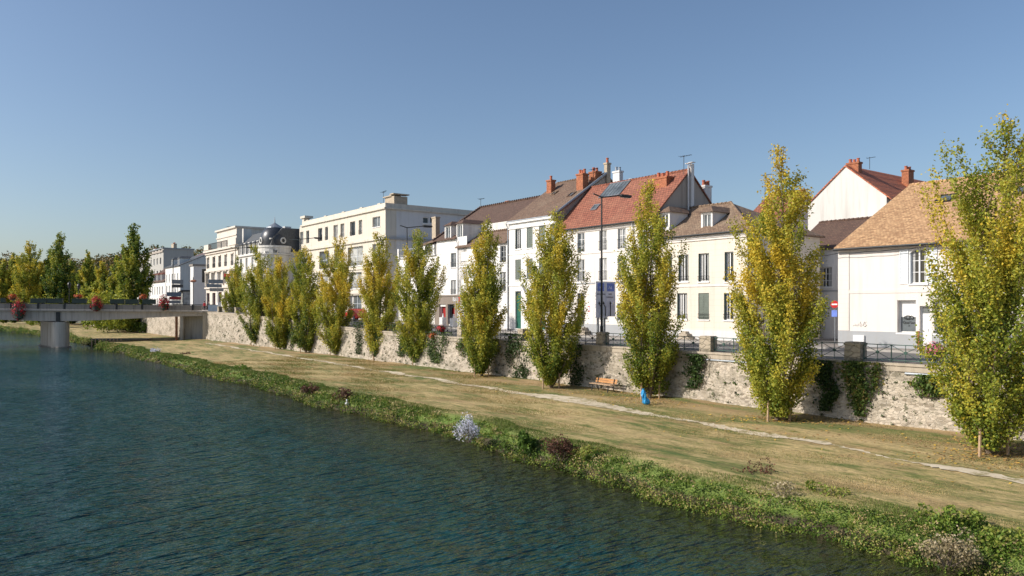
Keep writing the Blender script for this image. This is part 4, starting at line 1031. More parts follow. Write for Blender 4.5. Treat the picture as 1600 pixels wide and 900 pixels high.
# stair tower and glass lean-to beside the gable
S_ = House('stair_tower', 'pale concrete stair tower with dark glazed slot beside the white gable', 169.5, 167, 42.7, 8, 10.9, 'building', zb=1.9)
S_.sop = [(1.7, 6.5, 5.6, 8.4, .6)]; S_.walls(M['greywall']); S_.window((1.7,6.5,5.6,8.4), T=S_.right(), rec=.6, bars=1, frame=M['iron'], pane=M['glass'], sill=False)
mb = MB(); mb.box(-.2,S_.W+.2,-.2,8.2,S_.E,S_.E+.4); mb.build('roof', M['concrete2'], S_.root)
gl = thing('glass_shelter', 'glazed lean-to pavilion with sloping dark roof at the bridge end', 'shelter', P(su(283,46), 44.5, 1.75), ROT)
mb = MB(); 
for x in (0, 2.6, 5.2, 7.8):
    for y in (0, 3): mb.box(x-.06,x+.06,y-.06,y+.06,0,2.9+x*.16)
for x in (0,7.8): mb.box(x-.04,x+.04,.06,2.94,1.0,1.08)
mb.box(.06,7.74,-.03,.03,1.1,1.18); mb.build('frame', M['iron'], gl)
mb = MB(); mb.face([(.06,.0,.1),(7.7,.0,.1),(7.7,.0,4.1),(.06,.0,2.9)]); mb.face([(7.8,.06,.1),(7.8,2.9,.1),(7.8,2.9,4.1),(7.8,.06,4.1)]); mb.build('pane', M['glass3'], gl)
mb = MB(); c = [(-.5,-.6,2.9),(8.4,-.6,4.3),(8.4,3.4,4.3),(-.5,3.4,2.9)]; mb.face(c); mb.face([(a,b,z+.15) for a,b,z in c])
for k in range(4): q, r = c[k], c[(k+1)%4]; mb.face([q, r, (r[0],r[1],r[2]+.15), (q[0],q[1],q[2]+.15)])
mb.build('roof', M['slate'], gl)

# ---- houses behind the side street
K = House('house', 'big plain white gabled house with red roof and brick chimneys behind the side street', 40.7, 33.3, 65, 18, 12.0, zb=.1)
K.D = 18
mb = MB(); ze, zp = K.E, 15.05-K.zb; xm = K.W/2
mb.face([(0,0,-1),(K.W,0,-1),(K.W,0,ze),(xm,0,zp),(0,0,ze)]); mb.face([(K.W,0,-1),(K.W,18,-1),(K.W,18,ze),(K.W,0,ze)]); mb.face([(0,0,-1),(0,18,-1),(0,18,ze),(0,0,ze)]); mb.build('wall', M['white'], K.root)
mb = MB(); sl_ = (zp-ze)/xm; ov = .45
for (xa, xb) in ((-ov, xm), (K.W+ov, xm)):
    ov = .06 if xa < 0 else .45; xa = -ov if xa < 0 else xa; za = ze-sl_*ov; q = [(xa,-.1,za+.12),(xa,18,za+.12),(xb,18,zp+.12),(xb,-.1,zp+.12)]; mb.face(q); mb.face([(a,b,z-.13) for a,b,z in q]); mb.face([q[0],q[3],(q[3][0],q[3][1],q[3][2]-.13),(q[0][0],q[0][1],q[0][2]-.13)]); mb.face([q[0],q[1],(q[1][0],q[1][1],q[1][2]-.13),(q[0][0],q[0][1],q[0][2]-.13)])
K.roof = mb.build('roof', M['tile_sunlit'], K.root); K.sl = sl_
K.chimney(xm+.25, 1.0, 1.1, .6, zp-.5, zp+.42, M['brick'], 3, poth=.35); K.chimney(xm+1.6, 8.0, .65, 1.0, zp-2.2, zp+.3, M['brick'], 3, poth=.35); K.antenna(xm+.6, 3, zp, zp+1.1, .6, .4)
mb = MB(); mb.tube([(K.W+.45,.0,ze-.35),(K.W+.2,-.12,ze-.8),(K.W-.1,-.1,ze-1.2),(K.W-.1,-.1,-1)], .06, 5); mb.build('downpipe', M['zinc'], K.root)
for (y, x) in ((5,K.W-1.0),(9,K.W-1.5),(11,K.W-2.2)):
    z = zp-sl_*(x-xm)+.16; mb = MB(); mb.face([(x,y,z),(x+.6,y,z-.6*sl_),(x+.6,y+.9,z-.6*sl_),(x,y+.9,z)]); mb.build('skylight', M['glass3'], K.roof)
mb = MB(); mb.box(K.W-3.1,K.W+.6,-2.0,-.003,-1,K.Z(1380,343,63)); mb.cur = 1; mb.box(K.W-3.3,K.W+.8,-2.2,.0-.004,K.Z(1380,343,63)+.003,K.Z(1380,343,63)+.25); mb.build('annex', [M['white'], M['zinc']], K.root)
N1 = House('house', 'low white house with dark brown roof closing the narrow side street', 37.0, 27.0, 57, 8, 7.25, zb=.1)
r = (5.2,6.4,.9,3.2); N1.op = [r+(.25,), (2.2,3.4,4.0,5.6,.25), (7.2,8.2,.1,2.4,.25)]; N1.walls(M['greywall'], gable=(4, N1.E+2.4, N1.E)); N1.gable_roof(M['tile_dark'], 4, N1.E+2.4, N1.E)
N1.window(r, rec=.25, fold=M['green'], pane=M['glass']); N1.window((2.2,3.4,4.0,5.6), rec=.25, pane=M['glass']); N1.door((7.2,8.2,.1,2.4), M['darkwood'], .25); N1.band(3.7, M['plinth'], .12, .05)
Q = House('house', 'house with brown hipped roof, dormer and red brick chimney behind the cream house', 45.4, 40.0, 56.3, 9, 8.6, zb=.1)
Q.op = []; Q.walls(M['white2']); Q.hip_roof(M['tile_brown'], (1.5, Q.W-2.0, 4.5, Q.E+1.9))
Q.chimney(Q.W-.6, 2.2, .9, .6, Q.E-.2, Q.E+2.4, M['brick'], 2); Q.dormer(Q.W-1.6, .5, .9, 1.1, Q.E+.1, 2, M['white2'], M['tile_brown']); Q.antenna(Q.W-.8, 2.2, Q.E+2.3, Q.E+5.6, .7, .2)
V_ = House('house', 'house with steep red tile roof half hidden behind the tall yellow poplar', 51, 46.8, 68, 12, 10.6, zb=.1)
V_.walls(M['white'], gable=(6, V_.E+4.2, V_.E)); V_.gable_roof(M['tile_red'], 6, V_.E+4.2, V_.E)

# ------------------------------------------------------------------ bridge
BA = Vector((-49.2, 122.2, 0)); BANG = math.atan2(.17, .985)
def bx(u): 
    k = (u-800)/FPX; X = k*(122.2+8.49)/(1-.1726*k); return (X+49.2)/.985
br = thing('road_bridge', 'low concrete road bridge on a rounded pier crossing the river at left', 'bridge', BA, BANG)
WD = 11.0
def soffit(x):
    px_ = bx(90); d = abs(x-px_); return .25 + .75*smooth(0, 22, d)
def ptop(x): return 2.92 - .016*(x+10)*.6 if x < 0 else 2.72
mb = MB(); xs = [x*1.0 for x in range(-100, 1)]
for a, b_ in zip(xs, xs[1:]):
    za, zb2 = soffit(a), soffit(b_); ta, tb = ptop(a)-.95, ptop(b_)-.95
    mb.face([(a,.45,za),(b_,.45,zb2),(b_,.45,tb-.24),(a,.45,ta-.24)]); mb.face([(a,.45,za),(a,WD-.45,za),(b_,WD-.45,zb2),(b_,.45,zb2)]); mb.face([(a,WD-.45,za),(a,WD-.45,ta),(b_,WD-.45,tb),(b_,WD-.45,zb2)])
    mb.face([(a,0,ta),(b_,0,tb),(b_,WD,tb),(a,WD,ta)]); mb.face([(a,0,ta-.25),(b_,0,tb-.25),(b_,0,tb),(a,0,ta)]); mb.face([(a,0,ta-.25),(a,.45,ta-.24),(b_,.45,tb-.24),(b_,0,tb-.25)])
mb.build('deck', M['concrete'], br)
for (ya, yb, k0) in ((-.03, .22, 0), (WD-.2, WD+.05, 1)):
    x = -99.0
    pm = MB(); pp = MB()
    while x < -.6:
        e_ = min(x+3.55, -.2); za, zb2 = ptop(x), ptop(e_)
        for (lo, hi, oo) in ((-.93,-.5,.0),(-.49,-.14,.03)):
            A = [(x,ya+oo,za+lo),(e_,ya+oo,zb2+lo),(e_,yb,zb2+lo),(x,yb,za+lo)]; Bq = [(x,ya+oo,za+hi),(e_,ya+oo,zb2+hi),(e_,yb,zb2+hi),(x,yb,za+hi)]
            pm.face(Bq)
            for q in range(4): pm.face([A[q],A[(q+1)%4],Bq[(q+1)%4],Bq[q]])
        pp.tube([(x,(ya+yb)/2,za-.02),(e_,(ya+yb)/2,zb2-.02)], .05, 6); pp.box(x-.12,x+.12,ya-.04,yb+.02,za-.93,za+.02)
        x += 3.75
    pm.build('parapet', M['concrete2'], br); pp.build('parapet_rail', M['iron'], br)
px_ = bx(90)
def pier(x):
    mb = MB(); n = 14; prof = []
    for k in range(n+1): an = math.pi + math.pi*k/n; prof.append((x+1.15*math.cos(an)*1.0, 1.3+1.15*math.sin(an)))
    for k in range(n+1): an = math.pi*k/n; prof.append((x+1.15*math.cos(an), WD-1.6+1.15*math.sin(an)))
    # turn the pier with the current
    c, s_ = math.cos(R(33)), math.sin(R(33)); prof = [(x+(a-x)*c-(b-1.3)*s_*1.0, 1.3+(a-x)*s_+(b-1.3)*c) for a, b in prof]
    for a, b_ in zip(prof, prof[1:]+prof[:1]): mb.face([(a[0],a[1],-5.5),(b_[0],b_[1],-5.5),(b_[0],b_[1],.12),(a[0],a[1],.12)])
    mb.face([(a[0],a[1],.12) for a in prof])
    pr_ = mb.build('pier', M['pierm'], br)
    mb = MB()
    for (zz, dd) in ((.12,0),): pass
    cen = (sum(a for a,_ in prof)/len(prof), sum(b for _,b in prof)/len(prof))
    big = [(cen[0]+(a-cen[0])*1.1, cen[1]+(b-cen[1])*1.03) for a, b in prof]
    for a, b_ in zip(big, big[1:]+big[:1]): mb.face([(a[0],a[1],-5.6),(b_[0],b_[1],-5.6),(b_[0],b_[1],-3.72),(a[0],a[1],-3.72)])
    mb.face([(a[0],a[1],-3.72) for a in big]); mb.build('pier_footing', M['concrete2'], pr_)
pier(px_); pier(px_-34)
mb = MB(); mb.box(px_-.35, px_+.2, .28, .449, .1, 1.65); mb.build('pier_bracket', M['iron'], br)
mb = MB(); mb.box(bx(279), 4, 2.2, WD-.5, -3.6, .98); mb.box(bx(279)-.0, bx(279)+.5, .8, 2.195, -3.6, .95); mb.build('abutment', M['pierm'], br)
mb = MB(); mb.box(bx(316), 1.6, .3, 2.19, -3.6, 1.75); mb.build('abutment_wing', M['coping'], br)
mb = MB(); mb.tube([(bx(274),.7,-3.3),(bx(274),.7,.9)], .2, 8); mb.build('drain_pipe', plain('rusty_iron', (.22,.10,.05), .9), br)
def on_bridge(x, y=0, dz=0):
    c, s_ = math.cos(BANG), math.sin(BANG); return (BA.x + x*c - y*s_, BA.y + x*s_ + y*c, dz)
PBX = [(1,8),(48,73),(74.5,98),(113,135),(172.5,194),(196,216.5),(223,243)]
for i, (u0, u1) in enumerate(PBX):
    xa, xb = bx(u0), bx(u1); L = xb-xa; mb = MB()
    mb.box(-L/2,L/2,-.25,.25,0,.62); mb.box(-L/2-.04,L/2+.04,-.29,.29,.622,.70); o = mb.build('planter_box', M['planter'])
    o.location = on_bridge((xa+xb)/2, .1, ptop((xa+xb)/2)+.03); o.rotation_euler = (0,0,BANG)
    tag(o, 'long dark green planter box on the bridge parapet, %s from the left' % ORD[i], 'planter', 'green planter boxes on the bridge')
def flower_mass(name, label, loc, r, h, n, mat, seed, rz=0, group=None, leafsize=.16, cat='flowers', lo=.25, basket=True):
    root = thing(name, label, cat, loc, rz, group); g = np.random.default_rng(seed)
    d = g.normal(size=(n,3)); d /= np.linalg.norm(d, axis=1)[:,None]; rr = g.uniform(.55,1.05,n)[:,None]
    C = d*rr*np.array([r, r*.8, h/2]) + np.array([0,0,h/2]); lump = np.sin(C[:,0]*5+seed)+np.sin(C[:,2]*6+seed*2)
    tint = np.where(g.uniform(size=n) < lo + .12*lump, g.uniform(0,.33,n), g.uniform(.42,1,n))
    leaf_mesh('blooms', C, leafsize, tint, mat, root, .3, seed)
    if basket:
        mb = MB(); mb.lathe(0, 0, [(.05,h*.02),(r*.55,h*.1),(r*.62,h*.42),(.0,h*.42)], 12); mb.build('basket', M['planter'], root)
    return root
G_ = 'red flower baskets along the bridge'
for i, (u_, v0, v1, ru, lb) in enumerate(((31,464,501,11,'largest red hanging flower basket trailing green below the bridge parapet'),(152,461,487,10,'round red flower basket on the bridge parapet near the middle'),(257,459,486,8.5,'red flower basket at the right end of the bridge'))):
    Y = on_bridge(bx(u_))[1]; h = (v1-v0)*Y/FPX; x = bx(u_)
    flower_mass('flower_basket', lb, on_bridge(x, -.35, CAMZ-(v1-HOR)*Y/FPX), ru*Y/FPX, h, 700, M['flower'], i+11, BANG, G_, .22, lo=.30)
for i, (u_, v0, v1, ru, lb) in enumerate(((14,458,470,7,'orange flowers on a lamp bracket at far left of the bridge'),(118,459,467,7,'small orange flower bunch above the planter right of the pier'),(220,459,468,6,'small orange flower bunch left of the right-end planter'))):
    Y = on_bridge(bx(u_))[1]+3; flower_mass('flower_basket', lb, on_bridge(bx(u_), 1.2, CAMZ-(v1-HOR)*Y/FPX), ru*Y/FPX, (v1-v0)*Y/FPX, 260, M['flower2'], i+31, BANG, G_, .2)
# old-style lanterns on the bridge
for (u_, lb) in ((84,'old-style dark lantern post on the bridge, left of the other'),(103.5,'old-style dark lantern post on the bridge just right of the pier')):
    r_ = thing('lantern_post', lb, 'street lamp', on_bridge(bx(u_), WD-1 if u_ < 90 else 1.2, 1.9), BANG, 'lantern posts on the bridge')
    mb = MB(); mb.tube([(0,0,0),(0,0,.6),(0,0,3.4)], [.11,.06,.045], 8); mb.build('pole', M['iron'], r_)
    mb = MB(); mb.lathe(0,0,[(.05,3.4),(.16,3.55),(.26,4.05),(.3,4.07),(.2,4.3),(.04,4.45),(.02,4.6)],8); mb.build('lantern', M['iron'], r_)

# ------------------------------------------------------------------ street furniture
def lamp(s, p, label, h=10.0):
    r_ = thing('street_lamp', label, 'street lamp', P(s, p, zs(s)), ROT, 'tall black street lamps on the quay')
    mb = MB(); mb.tube([(0,0,0),(0,0,1.2),(0,0,1.25),(0,0,h)], [.11,.11,.075,.05], 8); mb.build('pole', M['iron'], r_)
    mb = MB(); mb.tube([(0,-.75,h+.12),(0,0,h-.05),(0,1.9,h+.22)], .045, 6); mb.build('arm', M['iron'], r_)
    mb = MB(); mb.box(-.14,.14,1.75,2.75,h+.16,h+.30); mb.box(-.10,.10,1.85,2.7,h+.10,h+.159); mb.build('lamp_head', M['iron'], r_)
    return r_
lamp(38.0, 36.1, 'tall black street lamp beside the grey road sign board'); lamp(64.9, 36.1, 'tall black street lamp in front of the cream stone block'); lamp(91.7, 36.1, 'distant street lamp among the poplars in front of the dome', 10)
lamp(122.2, 37.5, 'farthest black street lamp before the ornate building'); lamp(11.3, 36.1, 'nearest street lamp mostly hidden by the right-hand poplar')
# direction board
sg = thing('road_sign_board', 'grey two-panel direction board with blue panels and arrows above the railing', 'road sign', P(38.9, 36.6, zs(37)), ROT)
Yb = P(38.9,36.6)[1]; zt, zl = CAMZ+(478-440)*Yb/FPX, CAMZ+(478-497)*Yb/FPX
ya, yb = su(0,0) if False else -.25, 1.62
T = lambda a, b, c: (.06+c, a, b)
mb = MB(); mb.box(.0,.06,ya,.66,zl,zt); mb.box(.0,.06,.68,yb,zl+.08,zt); pnl = mb.build('panel', M['signface'], sg)
mb = MB(); mb.box(-.14,-.02,.0,.12,0,zt-.1); mb.box(-.14,-.02,.58,.74,0,zt-.1); mb.build('leg', M['signgrey'], sg)
mb = MB(); mb.box(.062,.072,-.1,.52,zt-.68,zt-.12); mb.box(.062,.072,.80,1.48,zt-.68,zt-.12); mb.build('blue_panel', M['signblue'], sg)
for (tx, y0, z0, sz, m_) in (('A5', .02, zt-.52, .30, 'signlight'), ('A6', .92, zt-.52, .30, 'signlight'), ('FONTAINEBLEAU', -.2, zt-.92, .105, 'blackpaint'), ('PARIS', .95, zt-.92, .12, 'blackpaint'), ('LE MÉE/SEINE', .74, zt-1.13, .115, 'blackpaint')):
    text('lettering', tx, sz, M[m_], sg, lambda a, b, c, y0=y0, z0=z0: (.075+c, y0+a, z0+b))
mb = MB()
for (y0, st) in ((.02,.22),(.42,.22),(1.12,0)):
    pts = [(.075,y0+st,zl+.1),(.075,y0+st,zl+.72),(.075,y0+st*.2,zl+1.0)] if st else [(.075,y0,zl+.1),(.075,y0,zl+1.0)]
    mb.tube(pts, .035, 5); q = pts[-1]; mb.face([(q[0]+.02,q[1]-.1,q[2]-.06),(q[0]+.02,q[1]+.1,q[2]-.02),(q[0]+.02,q[1]-.04,q[2]+.16)])
mb.build('arrow', M['blackpaint'], sg)
s2 = thing('road_sign', 'smaller grey and red direction sign half hidden behind the poplar', 'road sign', P(37.4, 37.3, zs(35)), ROT)
mb = MB(); mb.box(-.05,.0,.3,1.7,3.0,3.32); mb.cur = 1; mb.box(-.05,.0,.3,1.7,2.55,2.98); mb.cur = 2; mb.box(-.05,.0,.3,1.7,2.0,2.53); mb.build('panel', [M['red'], M['frame'], M['signface']], s2)
mb = MB(); mb.tube([(-.1,1.0,0),(-.1,1.0,3.3)], .05, 6); mb.build('leg', M['signgrey'], s2)
mb = MB(); mb.tube([(-.02,1.95,2.2),(.02,1.95,2.2)], .3, 16); mb.build('round_plate', M['signgrey'], s2)
# no entry sign
ne = thing('no_entry_sign', 'round red no entry sign on a pole by the corner of the side street', 'road sign', P(su(1304.5,49.5), 49.5, .02), ROT)
mb = MB(); mb.tube([(0,0,0),(0,0,3.0)], .03, 6); mb.build('pole', M['zinc'], ne)
zc = CAMZ-(476-478)*P(su(1304.5,49.5),49.5)[1]/FPX
nd = Vector((-.65,-.75,0)).normalized()
mb = MB(); c = Vector((0,-.05,zc)); d2 = Vector((.35,-.93,0)).normalized(); mb.tube([c, c+d2*.02], .26, 20); mb.build('disc', M['red'], ne)
mb = MB(); t2 = Vector((d2.y,-d2.x,0)); q = c+d2*.026; mb.face([q-t2*.18-Vector((0,0,.05)),q+t2*.18-Vector((0,0,.05)),q+t2*.18+Vector((0,0,.05)),q-t2*.18+Vector((0,0,.05))]); mb.build('bar', M['lettering'], ne)
mb = MB(); mb.box(-.2,.2,-.07,-.05,zc-.85,zc-.4); mb.build('plate', M['signblue'], ne)
# signs and small things at the bridge end
def multi_sign(name, label, s, p, h, panels, polem):
    r_ = thing(name, label, 'direction sign', P(s, p, zs(s)), ROT)
    mb = MB(); mb.tube([(0,0,0),(0,0,h)], .08, 6); mb.build('pole', polem, r_)
    for (y0, y1, z0, z1, m_) in panels:
        mb = MB(); mb.box(.09,.15,y0,y1,z0,z1); mb.build('panel', M[m_], r_)
    return r_
s_ = su(340,40); multi_sign('direction_sign', 'white post carrying stacked blue-grey direction panels before the ornate building', s_, 40, 6.7, [(-1.6,.9,4.9,5.6,'bluegrey'),(-1.9,.7,4.2,4.8,'bluegrey'),(-1.4,1.0,3.5,4.1,'signgrey')], M['frame'])
s_ = su(270.5,41); multi_sign('direction_sign', 'dark pole stacked with direction panels in front of white house beyond bridge', s_, 41, 11.0, [(-.3,2.0,5.7,6.6,'signgrey'),(-.3,2.0,4.9,5.6,'darkwood'),(-1.4,1.6,3.0,3.9,'bluegrey'),(-.8,1.6,2.3,2.9,'redflat'),(-1.2,1.5,1.5,2.1,'signgrey')], M['iron'])
tl = thing('traffic_light', 'dark traffic light on a pole at the bridge corner', 'traffic light', P(su(344,39.5), 39.5, zs(120)), ROT)
mb = MB(); mb.tube([(0,0,0),(0,0,3.2)], .07, 6); mb.build('pole', M['iron'], tl)
mb = MB(); mb.box(-.2,.2,-.2,.2,2.3,3.4); hd = mb.build('signal_head', M['iron'], tl)
for k in range(3):
    mb = MB(); mb.tube([(.2,0,2.5+k*.35),(.26,0,2.5+k*.35)], .12, 10); mb.build('lens', M['redflat'] if k == 2 else M['planter'], hd)
cb = MB(); cb.box(-.3,.3,-.25,.25,0,1.55); cb.box(-.36,.36,-.31,.31,1.552,1.66); o = cb.build('electric_cabinet', M['frame']); o.location = P(su(342,37.5), 37.5, zs(118)); o.rotation_euler = (0,0,ROT); tag(o, 'white electric cabinet standing by the wall at the bridge end', 'cabinet')
cb = MB(); cb.box(-.9,.9,-.06,.06,.1,1.1); cb.box(-.2,.2,-.08,-.062,.3,.65); o = cb.build('barrier_panel', M['bluegrey']); o.location = P(su(333,35.5), 35.5, zs(124)); o.rotation_euler = (0,0,R(-15)); tag(o, 'grey-blue barrier panel joining bridge parapet and quay wall', 'barrier')
hb = thing('hanging_sign', 'small red and black square shop sign projecting from the ornate building', 'shop sign', P(su(355.5,41), 41, zs(130)), ROT)
zc = zv(355.5,431.5,41)-zs(130); mb = MB(); mb.box(-.05,.05,-.6,.35,zc-.1,zc+.45); mb.cur = 1; mb.box(-.05,.05,-.6,.35,zc-.55,zc-.102); mb.build('panel', [M['red'], M['black']], hb); mb = MB(); mb.tube([(0,.3,zc+.2),(0,1.0,zc+.2)], .03, 4); mb.build('bracket', M['iron'], hb)
fl = thing('flower_lamp', 'lamp post with three orange flower bowls in front of the white gable', 'lamp post', P(su(302,42), 42, zs(130)), ROT)
mb = MB(); mb.tube([(0,0,0),(0,0,6.8)], .07, 6); mb.tube([(-.9,0,5.8),(0,0,5.5),(.9,0,5.8)], .03, 5); mb.build('pole', M['iron'], fl)
for x in (-.95,.95):
    mb = MB(); mb.lathe(x,0,[(.02,5.75),(.4,5.95),(.42,6.05),(0,6.3)],10); mb.build('flower_bowl', M['brick'], fl)
# bench
bs, bp = 35.2, 33.55
bn = thing('bench', 'wooden slatted bench with black iron legs against the quay wall', 'bench', P(bs, bp, zg(bp)), ROT)
for k in range(3):
    mb = MB(); mb.box(-.95,.95,-.30+k*.155,-.17+k*.155,.43,.465); mb.build('seat_slat', M['seatwood'], bn)
for k in range(2):
    mb = MB(); mb.box(-.95,.95,.26+k*.05,.29+k*.05,.50+k*.145,.625+k*.145); mb.build('backrest_slat', M['benchwood'], bn)
for x in (-.72,.72):
    mb = MB(); mb.tube([(x,-.3,0),(x,-.26,.22),(x,-.27,.42),(x,.17,.41),(x,.24,.55),(x,.31,.80)], .032, 6); mb.tube([(x,.32,0),(x,.18,.22),(x,.17,.41)], .032, 6); mb.build('leg', M['iron'], bn)
# blue bag leaning on the stake
g = np.random.default_rng(4); mb = MB(); n, m_ = 18, 20
for k in range(n):
    f = k/(n-1); z = .86*f
    base_r = float(np.interp(f, [0,.08,.22,.4,.62,.85,.93,1], [.10,.20,.19,.13,.125,.10,.045,.075])); cx_ = float(np.interp(f, [0,.25,.5,1], [.14,.09,.0,-.05]))
    for j in range(m_):
        an = 2*math.pi*j/m_; r = base_r*(1+.17*math.sin(an*3+f*7)+.12*math.sin(an*5-f*11)+g.normal()*.05)
        mb.v.append((cx_ + r*math.cos(an)*1.1, r*math.sin(an)*.85, z))
for k in range(n-1):
    for j in range(m_): mb.f.append((k*m_+j, k*m_+(j+1)%m_, (k+1)*m_+(j+1)%m_, (k+1)*m_+j)); mb.m.append(0)
mb.f.append(tuple(range((n-1)*m_, n*m_))); mb.m.append(0)
o = mb.build('plastic_bag', M['bag'], None, False); o.location = (7.28, 42.35, zg(32)-.02); tag(o, 'crumpled bright blue bag wrapped round a tree stake', 'bag')
# white planters before the restaurant
for (u_, lb) in ((692,'white square planter before the left red restaurant window'),(708.5,'white square planter beside the dark restaurant doorway')):
    s_ = su(u_, 45.9); r_ = thing('white_planter', lb, 'planter', P(s_, 45.9, zs(s_)), ROT, 'white planters before the restaurant')
    mb = MB(); mb.box(-.42,.42,-.3,.3,0,.12); mb.box(-.32,.32,-.28,.28,.121,.95); mb.build('box', M['frame'], r_)
    mb = MB(); mb.tube([(.05,0,.95),(.05,0,1.4)], [.12,.05], 8); mb.build('bottle', M['frame'], r_)
# flowers on the railing
for i, (u_, v_, r, h, m_, lb) in enumerate(((689,512,.55,.75,'flower','red geranium box on the railing left of the restaurant door'),(676,522,.5,.6,'flower2','orange-red flower clump on the railing behind a poplar'),(890,514,.5,.75,'flower','dark red flower box on the railing beside the terrace door poplar'),(1462,553,.55,.8,'pinkflower','pink flower clump on the railing at the right-hand poplar'),(872,533,.25,.4,'pinkflower','small pink bloom on the wall top beside the poplar'))):
    s_ = su(u_, 34.6); flower_mass('flower_box', lb, P(s_, 34.6, zv(u_, v_+8, 34.6)), r, h, 420, M[m_], i+51, ROT, 'flower boxes on the quay railing', .12, lo=.42)
# parked red car
car = thing('parked_car', 'red hatchback parked in front of the big cream block, behind poplars', 'car', P(90.5, 42.9, zs(90.5)-.11), ROT)
pr_ = [(-2.0,.35),(-1.98,.75),(-1.75,.92),(-1.0,1.0),(-.35,1.45),(.75,1.48),(1.6,1.05),(1.95,.95),(2.02,.5),(1.95,.3)]
mb = MB(); i = 0
mb.face([(x,-.82,z) for x, z in pr_]); mb.face([(x,.82,z) for x, z in pr_][::-1])
for a, b_ in zip(pr_, pr_[1:]+pr_[:1]): mb.face([(a[0],-.82,a[1]),(b_[0],-.82,b_[1]),(b_[0],.82,b_[1]),(a[0],.82,a[1])])
mb.build('body', M['red'], car)
for y in (-.826,.826):
    mb = MB(); mb.face([(-.85,y,1.03),(.1,y,1.03),(.1,y,1.38),(-.3,y,1.38)]); mb.face([(.18,y,1.03),(1.45,y,1.06),(.75,y,1.4),(.18,y,1.38)]); mb.build('side_window', M['glass'], car)
    for x in (-1.25,1.25):
        mb = MB(); mb.tube([(x,y*.86,.31),(x,y*1.02,.31)], .31, 16); wl = mb.build('wheel', M['rubber'], car); mb = MB(); mb.tube([(x,y*1.0,.31),(x,y*1.035,.31)], .19, 12); mb.build('rim', M['zinc'], wl)
mb = MB(); mb.face([(-.98,-.72,1.03),(-.98,.72,1.03),(-.38,.66,1.44),(-.38,-.66,1.44)]); mb.build('windscreen', M['glass'], car)
for y in (-.6,.6): mb = MB(); mb.box(-2.03,-1.97,y-.16,y+.16,.62,.78); mb.build('headlight', M['glass3'], car)
# landing stage past the bridge
ls = thing('landing_stage', 'dark timber landing stage on the bank beside the bridge abutment', 'jetty', (-61.5,123.5,-3.05), R(8))
mb = MB(); mb.box(-5.5,3.2,-1.1,1.1,.25,.42); mb.build('deck', M['darkwood'], ls)
for k in range(9):
    mb = MB(); mb.tube([(-5.3+k*.55,-1.05,-1.2),(-5.3+k*.55,-1.05,.5)], .1, 6); mb.build('post', M['stake'], ls)
# two people on the pavement at the bridge end
def person(loc, rz, label, top, legs):
    root = thing('person', label, 'person', loc, rz)
    J_ = {'hip':(0,0,.95),'chest':(0,0,1.3),'neck':(0,0,1.5),'head':(0,.02,1.64),'crown':(0,.01,1.74)}
    vs, rs, ed = [], [], []
    def v(c, r): vs.append(c); rs.append(r); return len(vs)-1
    hip = v((0,0,.95),.15); ch = v((0,0,1.28),.17); nk = v((0,0,1.48),.065); hd = v((0,.02,1.6),.095); cr = v((0,.01,1.70),.085)
    ed += [(hip,ch),(ch,nk),(nk,hd),(hd,cr)]
    for sx_ in (-1,1):
        k1 = v((sx_*.10,.02,.5),.07); a1 = v((sx_*.12,-.05+.1*sx_,.07),.045); t1 = v((sx_*.12,.12+.1*sx_,.04),.04); ed += [(hip,k1),(k1,a1),(a1,t1)]
        sh_ = v((sx_*.19,0,1.38),.065); el = v((sx_*.25,-.02,1.1),.045); wr = v((sx_*.24,.12,.88),.033); ed += [(ch,sh_),(sh_,el),(el,wr)]
        for f in range(5):
            fv = v((sx_*(.24-.012*(f-2)),.17+.004*f,.80+.006*abs(f-2)),.009); ed.append((wr,fv))
    me = bpy.data.meshes.new('body'); me.from_pydata(vs, ed, []); o = bpy.data.objects.new('body', me); col.objects.link(o)
    md = o.modifiers.new('skin','SKIN'); 
    for k, sv in enumerate(me.skin_vertices[0].data): sv.radius = (rs[k], rs[k]*.85); sv.use_root = (k == 0)
    ss_ = o.modifiers.new('sub','SUBSURF'); ss_.levels = 1; ss_.render_levels = 1
    dg = bpy.context.evaluated_depsgraph_get(); me2 = bpy.data.meshes.new_from_object(o.evaluated_get(dg)); bpy.data.objects.remove(o)
    me2.materials.clear()
    for m_ in (top, legs, M['skin']): me2.materials.append(m_)
    for pl in me2.polygons:
        z = pl.center.z; hand = z < .93 and abs(pl.center.x) > .2
        pl.material_index = 2 if z > 1.46 or hand else (0 if z > .93 else 1); pl.use_smooth = True
    bo = bpy.data.objects.new('body', me2); col.objects.link(bo); bo.parent = root
    mb = MB(); mb.lathe(0,-.012,[(.10,1.60),(.108,1.68),(.085,1.76),(0,1.80)],12); mb.build('hair', M['hair'], root, True)
    return root
person(P(su(319.5,36.8), 36.8, zs(126)), 1.0, 'person in a red jacket walking at the right end of the bridge', M['clothred'], M['clothdark'])
person(P(su(326.5,37.2), 37.2, zs(124)), 2.2, 'person in dark clothes standing right of the red jacket', M['clothdark'], M['clothdark'])

